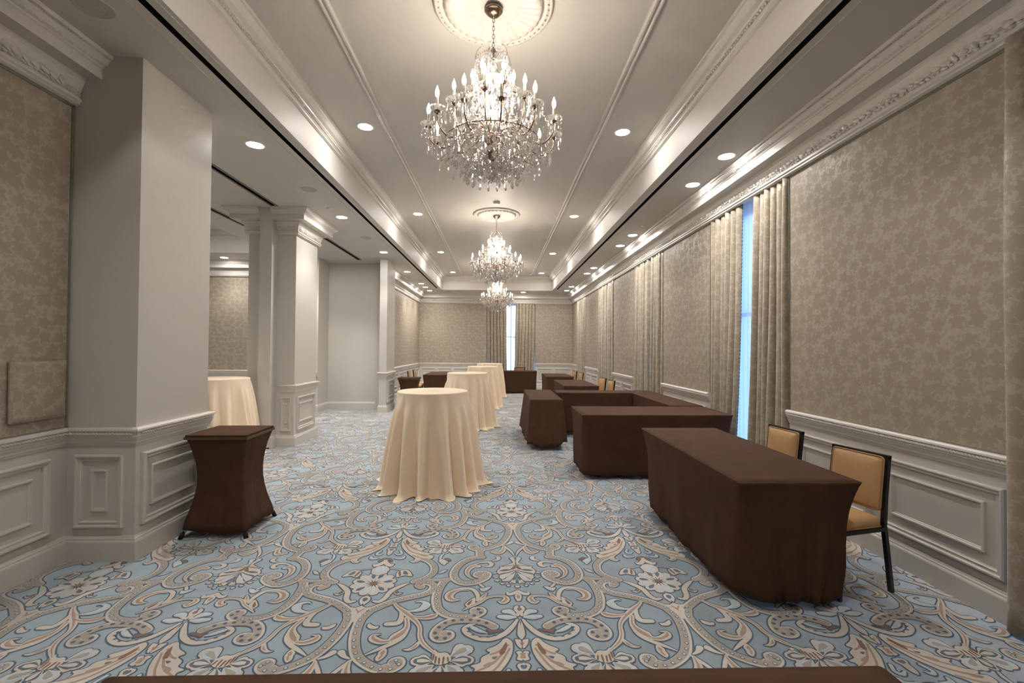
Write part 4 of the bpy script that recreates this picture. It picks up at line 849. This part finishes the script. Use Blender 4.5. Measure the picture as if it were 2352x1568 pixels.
# ---- cocktail tables
def cocktail(x,y,seed,label,tlabel,H=1.05,R=.385):
    rnd=random.Random(seed); t=empty('cocktail_table',tlabel,'cocktail table',(x,y,0),0,'tall round cocktail tables')
    mb=MB(); mb.lathe([(.001,H-.03),(R-.01,H-.03),(R-.004,H-.02),(R-.01,H-.006),(.001,H-.006)],n=40,caps=False); mb.build('tabletop',M['laminate'],t,autouv=False)
    mb=MB(); mb.tube([(0,0,.04),(0,0,H-.03)],.038,14); mb.build('pole',M['black'],t,autouv=False)
    mb=MB(); mb.lathe([(.28,0),(.28,.012),(.05,.04),(.04,.06)],n=32); mb.build('base',M['black'],t,autouv=False)
    nf=rnd.choice([15,16,17]); n=320
    cen=sorted([(k+rnd.uniform(-.3,.3))/nf*2*PI for k in range(nf)]); amp=[rnd.uniform(.6,1.25) for _ in cen]; wd=[rnd.uniform(.085,.15) for _ in cen]
    tw=[rnd.uniform(-.25,.3) for _ in cen]; st=[rnd.uniform(0,.35) for _ in cen]
    rows=[]; lv=[0,.004,.012,.03,.07,.13,.2,.28,.36,.44,.52,.6,.68,.76,.83,.89,.94,.98,1.0,1.012]
    for f in lv:
        row=[]
        for j in range(n):
            a=2*PI*j/n; bump=0
            for c,A,w,t_,s in zip(cen,amp,wd,tw,st):
                g=max(0,(f-s*.5))
                d=(a-(c+t_*g*.6)+PI)%(2*PI)-PI
                bump+=A*g**.62*math.exp(-(d/w)**2)*.15
                bump-=A*g**.62*math.exp(-((d-w*1.25)/(w*.5))**2)*.05
            r=R+.004+.05*f+bump
            r+=.004*f*math.sin(a*37+seed)
            if f<=.0: r=R-.004
            hem=.0
            z=H+.002-f*(H+.002-.004)
            if f==.004: z=H-.001; 
            if f>.93: r+=(f-.93)*.55*(1+.6*math.sin(a*9+seed)); z=max(z,.004)
            if f>=.98: z=.006+.010*max(0,math.sin(a*7+seed))+.004*math.sin(a*23)
            if f>1: r+=.012
            row.append((r*math.cos(a),r*math.sin(a),z))
        rows.append(row)
    mb=MB(); b=mb.grid(rows,0,True,True)
    inner=[[(p[0]*k,p[1]*k,H+.002) for p in rows[0]] for k in (.001,.5,.97)]; inner.append([(p[0],p[1],p[2]) for p in rows[0]])
    mb.grid(inner,0,True,True)
    o=solid(mb.build('tablecloth',M['cream'],autouv=False),.0025); o.location=(x,y,0); tag(o,label,'tablecloth','champagne cloths on cocktail tables')
CT=[(-.735,5.15,1,'pale champagne tablecloth on the nearest cocktail table, pooling on the carpet','tall round cocktail table nearest the camera, under a champagne cloth'),
 (-.60,8.90,2,'champagne tablecloth on the second cocktail table of the row','second cocktail table of the central row, half hidden by the first'),
 (-.415,12.0,3,'champagne tablecloth on the third cocktail table of the row','third cocktail table of the central row'),
 (-.27,14.3,4,'champagne tablecloth on the farthest cocktail table of the row','farthest cocktail table of the central row, before the far window'),
 (-3.92,6.50,5,'champagne tablecloth seen in the side room, left of the middle pillar','cocktail table standing apart in the side room')]
for x,y,s,l,tl in CT: cocktail(x,y,s,l,tl,1.085 if s==5 else 1.05)

# ---- chairs (local: sitter faces -x, back at +x)
def cushion(L_,W_,T,r=.02,crown=.015,n=5):
    mb=MB(); rows=[]
    lv=[(-T/2,.0,0),(-T/2+.006,1,0),(-.3*T,1,.004),(.2*T,1,.005),(T/2-.012,1,.0),(T/2-.003,1,-.008)]
    ring=lambda s: rr(L_/2+s,W_/2+s,r+max(s,0),4,4)
    b0=[(x*.96,y*.96,-T/2) for x,y in ring(0)]
    rows.append(b0)
    for z,k,s in lv[1:]: rows.append([(x,y,z) for x,y in ring(s)])
    for k in (.85,.6,.3): rows.append([(x*k,y*k,T/2+crown*(1-k*k)) for x,y in ring(0)])
    b=mb.grid(rows,0,True,True); nN=len(b0)
    mb.face([b+i for i in range(nN)][::-1]); mb.face([b+(len(rows)-1)*nN+i for i in range(nN)],0,None,True)
    return mb
def make_chair(label,group):
    t=empty('banquet_chair',label,'chair',(0,0,0),0,group)
    # seat cushion
    s=cushion(.33,.36,.06,.03,.02).build('seat',M['tan'],t,autouv=False); s.location=(.015,0,.452)
    p=MB(); ring=rr(.17,.183,.03,5,4); p.tube([(x,y,-.026) for x,y in ring+ring[:2]],.005,6); p.build('piping',M['piping'],s,autouv=False); 
    # seat rails
    r=MB(); 
    for y in (-.18,.18): r.box(-.145,.20,y-.0115,y+.0115,.395,.42)
    r.box(-.155,-.13,-.19,.19,.395,.42); r.box(.175,.20,-.19,.19,.395,.42); r.build('seat_rail',M['black'],t,autouv=False)
    # back legs run up into the back posts
    for y in (-.18,.18):
        l=MB()
        pr=[(.255,0),(.215,.30),(.195,.43),(.205,.60),(.235,.86)]
        rows=[]
        for k,(x,z) in enumerate(pr):
            w=.0125; rows.append([(x-w,y-w,z),(x+w,y-w,z),(x+w,y+w,z),(x-w,y+w,z)])
        b=l.grid(rows,0,False,True); l.face([b+3,b+2,b+1,b]); l.face([b+16,b+17,b+18,b+19])
        l.build('leg',M['black'],t,autouv=False)
        l=MB(); rows=[]
        for x,z,w in ((-.165,0,.010),(-.145,.30,.012),(-.14,.40,.0125)): rows.append([(x-w,y-w,z),(x+w,y-w,z),(x+w,y+w,z),(x-w,y+w,z)])
        b=l.grid(rows,0,False,True); l.face([b+3,b+2,b+1,b]); l.face([b+8,b+9,b+10,b+11])
        l.build('leg',M['black'],t,autouv=False)
    f=MB(); f.box(.2225,.2475,-.1925,.1925,.848,.868); f.build('back_frame',M['black'],t,autouv=False)
    f=MB(); f.box(.197,.212,-.17,.17,.515,.53); f.build('back_rail',M['black'],t,autouv=False)
    bk=cushion(.335,.335,.045,.02,.012).build('backrest',M['tan'],t,autouv=False)
    # local z of the cushion faces the sitter (-x); long side upright, leaning back slightly
    bk.rotation_euler=(0,math.radians(-90)+math.radians(6.5),0); bk.location=(.205,0,.685)
    q=MB(); ring=rr(.17,.17,.02,4,4); q.tube([(x,y,.017) for x,y in ring+ring[:2]],.004,6); q.build('piping',M['piping'],bk,autouv=False)
    return t
GC='tan vinyl chairs with black frames'
chairs=[ # x,y,rz,label  (faces -x when rz=0)
 (2.219,2.961,math.radians(13),'tan vinyl chair with black frame nearest the camera, tucked to the right table'),
 (2.239,3.82,math.radians(7),'tan vinyl chair second nearest, only its back above the right table'),
 (2.19,9.63,math.radians(5),'tan chair right of the table just beyond the hollow square, nearer of the pair'),
 (2.183,10.40,math.radians(9),'tan chair right of the table just beyond the hollow square, farther of the pair'),
 (2.09,12.62,math.radians(5),'tan chair at the table near the far right corner, nearer of the pair'),
 (2.05,13.45,math.radians(8),'tan chair at the table near the far right corner, farther of the pair'),
 (.75,16.18,PI/2*-1,'tan chair behind the far crosswise table, right of the window gap'),
 (-.02,16.18,PI/2*-1,'tan chair behind the far crosswise table, partly hidden by a cocktail table'),
 (-2.33,13.15,PI,'tan chair against the left wall beside the far left table, nearer of the pair'),
 (-2.33,13.95,PI,'tan chair against the left wall beside the far left table, farther of the pair'),
]
c0=make_chair(chairs[0][3],GC)
CHM={}
for q in C.objects:
    if q.parent: CHM.setdefault(q.parent.name,[]).append(q)
for k,(x,y,rz,lab) in enumerate(chairs):
    c=c0 if k==0 else copy_tree(c0,None,CHM)
    c.location=(x,y,0); c.rotation_euler=(0,0,rz); c['label']=lab

# fabric board on the near left wall
mb=MB(); q=cushion(.385,.36,.035,.004,.002); 
o=q.build('fabric_panel',M['damask']); o.rotation_euler=(0,PI/2,0); o.location=(XL+.018,3.13,1.23)
tag(o,'damask-covered board fixed to the wallpaper beside the near pillar','wall panel')
# outlet plates
def plate(x,y,z,nx,label):
    t=empty('power_outlet',label,'outlet',(x,y,z))
    mb=MB(); s=1 if nx>0 else -1
    mb.box(min(0,s*.006),max(0,s*.006),-.036,.036,-.057,.057); mb.build('cover_plate',M['plastic'],t,autouv=False)
    for dz in (-.02,.02):
        k=MB(); k.box(min(s*.006,s*.008),max(s*.006,s*.008),-.014,.014,dz-.013,dz+.013); k.build('socket',M['grey'],t,autouv=False)
plate(XR,3.375,.50,-1,'white outlet plate in the wainscot behind the nearest chair')

# ------------------------------------------------------------------ ceiling fittings
def disc_light(x,y,z,label,group,power=38,first=[None]):
    if first[0] is None:
        t=empty('recessed_downlight',label,'downlight',(x,y,z),0,group)
        mb=MB(); n=36; mb.lathe([(.098,0),(.097,-.004),(.090,-.006),(.080,-.005),(.078,-.001),(.078,.0)],n=n,caps=False); mb.build('trim_ring',M['plastic'],t,autouv=False)
        mb=MB(); mb.lathe([(.0785,-.0045),(.001,-.007)],n=16,caps=False); mb.build('lens',M['lens'],t,autouv=False)
        first[0]=t
    else:
        t=first[0].copy(); C.objects.link(t)
        for c in [q for q in C.objects if q.parent==first[0]]:
            d=c.copy(); C.objects.link(d); d.parent=t
        t.location=(x,y,z); t['label']=label; t['group']=group
    li=bpy.data.lights.new('downlight beam','SPOT'); li.energy=power; li.spot_size=math.radians(104); li.spot_blend=.7; li.shadow_soft_size=.07; li.color=(1,.965,.935)
    lo=bpy.data.objects.new('downlight_beam',li); C.objects.link(lo); lo.location=(x,y,z-.02)
    return t
PW=50
ordn=['nearest','second','third','farthest']
for k,y in enumerate((5.35,8.82,12.33,15.58)):
    disc_light(-1.58,y,ZT,f'round downlight in the raised ceiling left of the chandeliers, {ordn[k]} of four','downlights in the raised ceiling',PW)
    disc_light(1.46,y,ZT,f'round downlight in the raised ceiling right of the chandeliers, {ordn[k]} of four','downlights in the raised ceiling',PW)
o8=['nearest','second','third','fourth','fifth','sixth','seventh','last']
for k,y in enumerate((4.83,5.69,8.28,9.14,11.70,12.59,15.3,16.34)):
    disc_light(2.455,y,ZS,f'round downlight in the soffit beside the window wall, {o8[k]} of eight along the cornice','downlights by the window wall',PW*.65)
for k,y in enumerate((4.78,7.40,10.08,12.66,14.96,15.81,16.77)):
    disc_light(-2.545,y,ZS,f'round downlight in the left soffit, {o8[k]} of seven in the row past the pillars','downlights in the left soffit',PW*1.25)
disc_light(-1.58,1.90,ZT,'unseen round downlight added over the camera to brighten the foreground, left of the axis','downlights in the raised ceiling',PW)  # two out-of-frame pairs continuing the rows, added to brighten the foreground
disc_light(1.46,1.90,ZT,'unseen round downlight added over the camera to brighten the foreground, right of the axis','downlights in the raised ceiling',PW)
disc_light(-1.58,-1.2,ZT,'unseen round downlight added behind the camera to brighten the foreground, left of the axis','downlights in the raised ceiling',PW)
disc_light(1.46,-1.2,ZT,'unseen round downlight added behind the camera to brighten the foreground, right of the axis','downlights in the raised ceiling',PW)
disc_light(.915,16.98,ZS,'round downlight in the strip of soffit above the far window','downlights in the left soffit',PW*.6)['group']='downlight by the far wall'
disc_light(-4.15,10.08,ZS,'round downlight over the alcove, half hidden by the middle pillar','downlights in the side room',PW*2.2)
disc_light(-6.50,10.93,ZS,'round downlight seen in the side room, above its wallpapered wall','downlights in the side room',PW)
for x,y in ((-5.6,6.2),(-5.6,9.2),(-7.4,6.2),(-7.4,9.2)):  # extra unseen tray lamps, added to lift the dim side room
    disc_light(x,y,ZT,'unseen round downlight added in the side room tray to brighten the room','downlights in the side room',PW*1.5)

def flush(name,x,y,z,r,label,cat,mat='ceil',dz=.008,group=None):
    mb=MB(); mb.lathe([(r,0),(r,-dz*.6),(r*.93,-dz),(r*.9,-dz*.8),(.001,-dz*.85)],n=32,caps=False); 
    for k in range(1,4): mb.lathe([(r*.22*k,-dz*.8),(r*.22*k+.003,-dz*1.1),(r*.22*k+.006,-dz*.8)],n=28,caps=False)
    o=mb.build(name,M[mat],autouv=False); o.location=(x,y,z); return tag(o,label,cat,group)
flush('ceiling_speaker',-2.52,2.86,ZS,.11,'flush round ceiling speaker in the dark soffit above the near pillar','ceiling speaker','grey',.006,'ceiling speakers')
flush('ceiling_speaker',-2.54,6.11,ZS,.10,'flush round ceiling speaker between near and middle pillars','ceiling speaker','grey',.006,'ceiling speakers')
flush('ceiling_speaker',-2.55,8.78,ZS,.10,'flush round ceiling speaker beyond the middle pillar','ceiling speaker','grey',.006,'ceiling speakers')
flush('ceiling_speaker',-1.86,17.0,ZS,.11,'flush round ceiling speaker in the soffit strip of the far wall','ceiling speaker','grey',.006,'ceiling speakers')
def sprink(x,y,z,label):
    mb=MB(); mb.lathe([(.040,0),(.040,-.004),(.032,-.010),(.03,-.014),(.001,-.015)],n=20,caps=False); o=mb.build('fire_sprinkler',M['plastic'],autouv=False); o.location=(x,y,z); tag(o,label,'sprinkler','sprinkler caps')
sprink(-2.57,6.93,ZS,'small white sprinkler cap beside the capital of the middle pillar')
sprink(2.46,7.65,ZS,'small white sprinkler cap by the cornice above the windows')
mb=MB(); mb.lathe([(.06,0),(.062,-.01),(.055,-.03),(.045,-.04),(.03,-.045),(.001,-.045)],n=28,caps=False)
o=mb.build('smoke_detector',M['plastic'],autouv=False); o.location=(-.05,8.02,ZT); tag(o,'white smoke detector on the raised ceiling before the second medallion','smoke detector')

flush('ceiling_speaker',-.05,10.25,ZT,.10,'flush round ceiling speaker just behind the chain of the second chandelier','ceiling speaker','grey',.006,'ceiling speakers')
mb=MB(); sv=[]
for i in range(5):
    for j in range(3): sv.append((i*.006-.012+.002*math.sin(j*3+i),j*.007-.007,.0065+.003*math.sin(i*2.1+j*1.7)))
mb.add(sv,[(i*3+j,(i+1)*3+j,(i+1)*3+j+1,i*3+j+1) for i in range(4) for j in range(2)],0,False)
o=mb.build('paper_scrap',M['plastic'],autouv=False,recalc=False); o.location=(1.512,2.307,0); o.rotation_euler=(0,0,.4); solid(o,.001); tag(o,'tiny white scrap of paper lying on the blue carpet near the front','paper scrap')
# ------------------------------------------------------------------ chandeliers
def prism(mb,c,L_,w,rot=0,n=6):
    """faceted drop hanging from c"""
    x,y,z=c; rows=[]
    for r,h in ((.0015,0),(w*.55,-L_*.12),(w,-L_*.62),(w*.75,-L_*.82),(.001,-L_)):
        rows.append([(x+r*math.cos(rot+2*PI*j/n),y+r*.6*math.sin(rot+2*PI*j/n),z+h) for j in range(n)])
    mb.grid(rows,0,False,True)
def bead(mb,c,r,n=5):
    x,y,z=c
    mb.grid([[(x+rr_*math.cos(2*PI*j/n),y+rr_*math.sin(2*PI*j/n),z+h) for j in range(n)] for rr_,h in ((.0005,r),(r,r*.3),(r,-r*.3),(.0005,-r))],0,False,True)
def chain_beads(mb,a,b_,sag,n,r):
    a,b_=Vector(a),Vector(b_)
    for k in range(n+1):
        t=k/n; p=a.lerp(b_,t); p.z-=sag*4*t*(1-t); bead(mb,p,r*(1+.25*math.sin(k*2.1)))
def chandelier(label):
    Z0=ZT-.035
    t=empty('chandelier',label,'chandelier',(0,0,0),0,'crystal chandeliers')
    mb=MB(); mb.lathe([(.068,0),(.07,-.006),(.062,-.016),(.056,-.018),(.050,-.032),(.034,-.044),(.012,-.050),(.010,-.062),(.002,-.064)],(0,0,Z0),32,caps=True); mb.build('ceiling_canopy',M['nickel'],t,autouv=False)
    mb=MB(); z=Z0-.062; k=0
    zt=3.80
    while z>zt+.01:
        rows=[]; a=(k%2)*PI/2
        pts=[]
        for j in range(13):
            th=2*PI*j/12; u=.008*math.cos(th); w=.019*math.sin(th); pts.append((u*math.cos(a),u*math.sin(a),z-.017+w))
        mb.tube(pts,.0022,5,caps=False); z-=.031; k+=1
    mb.build('chain',M['nickel'],t,autouv=False)
    # central stem of turned glass and metal
    mb=MB(); mb.lathe([(.004,3.80),(.012,3.79),(.02,3.775),(.008,3.765),(.008,3.72),(.014,3.715),(.014,3.70),(.006,3.69),(.006,3.20),(.02,3.19),(.022,3.16),(.055,3.14),(.065,3.12),(.06,3.08),(.045,3.06),(.05,3.03),(.045,2.98),(.02,2.95),(.008,2.93),(.008,2.88),(.002,2.86)],n=24,caps=False); mb.build('stem',M['nickel'],t,autouv=False)
    mb=MB()
    for zz,rs,h in ((3.70,.032,.10),(3.585,.05,.10),(3.46,.03,.12),(3.325,.046,.13)):
        mb.lathe([(.009,zz),(rs*.5,zz-.01),(rs,zz-h*.3),(rs*.8,zz-h*.55),(rs*.35,zz-h*.85),(.009,zz-h)],n=12,smooth=False,caps=False)
    mb.lathe([(.01,3.55),(.085,3.545),(.09,3.555),(.04,3.565),(.012,3.565)],n=16,smooth=False,caps=False)
    mb.build('glass_column',M['crystal'],t,autouv=False)
    sp=MB()
    def wave_arm(r,z,zc,az,th,up):
        ca,sa=math.cos(az),math.sin(az); pts=[]
        ctrl=[(.05,zc),(.10,zc+.05),(r*.45,zc+.03),(r*.62,zc-.03-.05*up),(r*.82,zc-.05-.06*up),(r*.97,z-.10),(r,z-.02)]
        cc=catmull([(q[0],q[1]) for q in ctrl],4)
        return [(q[0]*ca,q[0]*sa,q[1]) for q in cc]
    # one candle arm, built at azimuth 0 and copied round
    def arm(r,z,zc,npend,up,drop,key):
        a=MB(); a.tube(wave_arm(r,z,zc,0,0,up),.0052,7); A=a.build('arm',M['nickel'],t,autouv=False)
        b=MB(); b.lathe([(.006,z-.022),(.020,z-.018),(.024,z-.006),(.012,z),(.012,z+.004)],(r,0,0),14); b.build('candle_cup',M['nickel'],A,autouv=False)
        b=MB(); b.lathe([(.012,z-.012),(.044,z-.008),(.058,z+.004),(.064,z+.012),(.055,z+.007),(.038,z-.002),(.012,z-.004)],(r,0,0),12,smooth=False,caps=False); b.build('drip_pan',M['crystal'],A,autouv=False)
        b=MB(); b.lathe([(.0095,z),(.0095,z+.085),(.007,z+.088)],(r,0,0),12); b.build('candle_sleeve',M['candle'],A,autouv=False)
        b=MB(); b.lathe([(.006,z+.086),(.010,z+.096),(.0145,z+.112),(.0135,z+.128),(.008,z+.146),(.003,z+.160),(.0008,z+.168)],(r,0,0),12,caps=False); b.build('bulb',M['bulb'],A,autouv=False)
        for k in range(npend):
            an=2*PI*(k+.5)/npend; p=MB(); c=(r+.053*math.cos(an),.053*math.sin(an),z+.004)
            bead(p,(c[0],c[1],c[2]-.004),.006); bead(p,(c[0],c[1],c[2]-.016),.006); prism(p,(c[0],c[1],c[2]-.022),drop*(1 if k%2 else .8),.011,an)
            p.build('crystal_pendant',M['crystal'],A,autouv=False)
        return A
    tiers=[(12,.475,3.165,3.12,6,1,.075,0.13),(6,.30,3.325,3.17,5,.3,.06,.35),(6,.155,3.465,3.33,0,0,.05,0.0)]
    for n,r,z,zc,npd,up,drop,off in tiers:
        A=arm(r,z,zc,npd,up,drop,n); ch=[q for q in C.objects if q.parent==A]
        A.rotation_euler=(0,0,off)
        for k in range(1,n):
            B=A.copy(); C.objects.link(B); B.rotation_euler=(0,0,off+2*PI*k/n)
            for q in ch:
                d=q.copy(); C.objects.link(d); d.parent=B
    # crown on top: curved hoops carrying drops
    h=MB()
    for k in range(6):
        az=2*PI*k/6+.3; ca,sa=math.cos(az),math.sin(az)
        cc=catmull([(.012,3.70),(.04,3.76),(.085,3.785),(.12,3.755),(.135,3.70),(.12,3.64)],4)
        h.tube([(q[0]*ca,q[0]*sa,q[1]) for q in cc],.0035,6)
    h.build('crown_hoops',M['crystal'],t,autouv=False)
    # draped bead swags, cascades and basket: uncountable crystals
    rnd=random.Random(5); s=MB()
    for k in range(6):
        az=2*PI*k/6+.3; p=(.135*math.cos(az),.135*math.sin(az),3.70)
        az2=2*PI*(k+1)/6+.3; q=(.135*math.cos(az2),.135*math.sin(az2),3.70)
        chain_beads(s,p,q,.07,10,.006)
        for zz in (3.69,3.60): 
            chain_beads(s,(p[0],p[1],zz),(p[0]*1.05,p[1]*1.05,zz-.08),0,5,.0065); prism(s,(p[0]*1.05,p[1]*1.05,zz-.085),.05,.009)
        chain_beads(s,(0,0,3.77),p,-.02,8,.006)
    for (n,r,z,off) in ((12,.475,3.17,.13),(6,.30,3.33,.35),(6,.155,3.47,0)):
        for k in range(n):
            a,b_=off+2*PI*k/n,off+2*PI*(k+1)/n
            A=((r+.04)*math.cos(a),(r+.04)*math.sin(a),z); B=((r+.04)*math.cos(b_),(r+.04)*math.sin(b_),z)
            chain_beads(s,A,B,.085 if n==12 else .06,12,.0062)
            m_=(a+b_)/2; rm=(r+.04)*math.cos(PI/n); 
            prism(s,(rm*math.cos(m_),rm*math.sin(m_),z-(.085 if n==12 else .06)-.01),.07,.011,m_)
            if r<.4:
                chain_beads(s,(r*math.cos(a),r*math.sin(a),z-.03),(.04*math.cos(a),.04*math.sin(a),z+.10),.04,12,.006)
            # strings from each arm up to the stem and down to the basket rim
            else:
                chain_beads(s,(r*math.cos(a),r*math.sin(a),z-.02),(.30*math.cos(a),.30*math.sin(a),z-.16),.06,9,.006)
                chain_beads(s,(.46*math.cos(a),.46*math.sin(a),z-.03),(.44*math.cos(a),.44*math.sin(a),z-.14),0,6,.006); prism(s,(.44*math.cos(a),.44*math.sin(a),z-.15),.085,.012,a)
                m2=m_; chain_beads(s,(.40*math.cos(m2),.40*math.sin(m2),z-.10),(.40*math.cos(m2),.40*math.sin(m2),z-.21),0,6,.006); prism(s,(.40*math.cos(m2),.40*math.sin(m2),z-.215),.08,.012,m2)
    for r,n,zt_ in ((.40,34,3.04),(.345,34,3.06),(.29,32,3.05),(.235,26,3.03),(.18,22,3.02),(.13,16,3.01),(.085,11,2.98),(.03,4,2.92)):
        for k in range(n):
            a=2*PI*(k+rnd.uniform(-.3,.3))/n; zb=2.80+1.05*r*r+rnd.uniform(0,.07)
            x,y=r*math.cos(a),r*math.sin(a); z_=zt_-rnd.uniform(0,.03)
            while z_>zb+.05:
                if rnd.random()<.22 and z_>zb+.12: prism(s,(x,y,z_),.042,.011,rnd.random()*3); z_-=.046
                else: bead(s,(x,y,z_),.0082); z_-=.017
            prism(s,(x,y,z_),.052,.016,rnd.random()*3)
    for k in range(150):
        a=rnd.uniform(0,6.28); r=rnd.uniform(.16,.44); z=rnd.uniform(3.03,3.24)-.1*(r>.3); prism(s,(r*math.cos(a),r*math.sin(a),z),.05,.009,rnd.random()*3); bead(s,(r*math.cos(a),r*math.sin(a),z+.008),.007)
    for k in range(90):
        a=rnd.uniform(0,6.28); r=rnd.uniform(.05,.24); z=rnd.uniform(3.20,3.48); prism(s,(r*math.cos(a),r*math.sin(a),z),.05,.009,rnd.random()*3); bead(s,(r*math.cos(a),r*math.sin(a),z+.008),.007)
    o=s.build('crystal_strings',M['crystal'],t,autouv=False); o['kind']='stuff'; 
    rg=MB()
    for r,z in ((.36,3.065),(.22,3.035)):
        rg.tube([(r*math.cos(2*PI*k/48),r*math.sin(2*PI*k/48),z) for k in range(49)],.0035,6,caps=False)
    rg.build('basket_ring',M['nickel'],t,autouv=False)
    # large pendants of the lowest row
    first=None
    for k in range(18):
        a=2*PI*k/18; 
        if first is None:
            p=MB(); bead(p,(.20,0,2.845),.008); prism(p,(.20,0,2.837),.065,.017,0,8); first=p.build('large_pendant',M['crystal'],t,autouv=False)
        else:
            d=first.copy(); C.objects.link(d); d.rotation_euler=(0,0,a)
            d.scale=(1,1,1)
    p=MB(); p.lathe([(.001,2.86),(.018,2.85),(.026,2.83),(.018,2.805),(.001,2.785)],n=8,smooth=False,caps=False); p.build('ball_finial',M['crystal'],t,autouv=False)
    return t
cl_=['crystal chandelier nearest the camera, with lit candle bulbs under the fluted medallion','second crystal chandelier, hanging midway down the room','third crystal chandelier, lowest in view before the far wall curtains']
ch=chandelier(cl_[0])
CM={}
for q in C.objects:
    if q.parent: CM.setdefault(q.parent.name,[]).append(q)
for k,(x,y) in enumerate(CH):
    c=ch if k==0 else copy_tree(ch,None,CM)
    c.location=(x,y,[0,0,-.09][k]); c.rotation_euler=(0,0,[0,.21,.4][k]); c['label']=cl_[k]
    for zz,pw,rad in ((3.40,34,.12),(3.60,8,.08)):
        li=bpy.data.lights.new('candle glow','POINT'); li.energy=pw*.9; li.shadow_soft_size=rad; li.color=(1,.89,.80)
        lo=bpy.data.objects.new('candle_glow',li); C.objects.link(lo); lo.location=(x,y,zz)

# ------------------------------------------------------------------ daylight, camera, view
w=bpy.data.worlds.new('World'); bpy.context.scene.world=w; w.use_nodes=True
nt=w.node_tree; bg=nt.nodes['Background']; bg.inputs[1].default_value=1.0
g=nt.nodes.new('ShaderNodeTexCoord'); sp=nt.nodes.new('ShaderNodeSeparateXYZ'); nt.links.new(g.outputs['Generated'],sp.inputs[0])
mr=nt.nodes.new('ShaderNodeMapRange'); mr.interpolation_type='SMOOTHSTEP'; mr.inputs['From Min'].default_value=.93; mr.inputs['From Max'].default_value=.995; nt.links.new(sp.outputs[1],mr.inputs[0])
# clear blue sky outside the long wall, bright haze beyond the far window
nt.links.new(mixc(nt,mr.outputs[0],(.46,.86,1.7,1),(3.6,4.1,4.9,1)),bg.inputs[0])
cam=bpy.data.cameras.new('camera'); co=bpy.data.objects.new('camera',cam); C.objects.link(co)
cam.sensor_width=36; cam.lens=1045/2352*36; cam.clip_start=.02
yw,pt,rl=[math.radians(v) for v in (1.70,.84,.4)]
fw=Vector((math.sin(yw)*math.cos(pt),math.cos(yw)*math.cos(pt),math.sin(pt))); rt=Vector((math.cos(yw),-math.sin(yw),0)); up=rt.cross(fw)
r2=rt*math.cos(rl)+up*math.sin(rl); u2=-rt*math.sin(rl)+up*math.cos(rl)
co.matrix_world=Matrix(((r2.x,u2.x,-fw.x,0),(r2.y,u2.y,-fw.y,0),(r2.z,u2.z,-fw.z,1.535),(0,0,0,1)))
sc=bpy.context.scene; sc.camera=co
sc.view_settings.view_transform='Standard'; sc.view_settings.look='None'; sc.view_settings.gamma=1; sc.view_settings.use_curve_mapping=False
sc.view_settings.exposure=0.62
cy=sc.cycles; cy.max_bounces=6; cy.diffuse_bounces=3; cy.glossy_bounces=3; cy.transmission_bounces=6; cy.transparent_max_bounces=12
cy.caustics_reflective=False; cy.caustics_refractive=False; cy.sample_clamp_indirect=4; cy.use_denoising=True
cy.use_adaptive_sampling=True; cy.adaptive_threshold=.12; cy.adaptive_min_samples=16
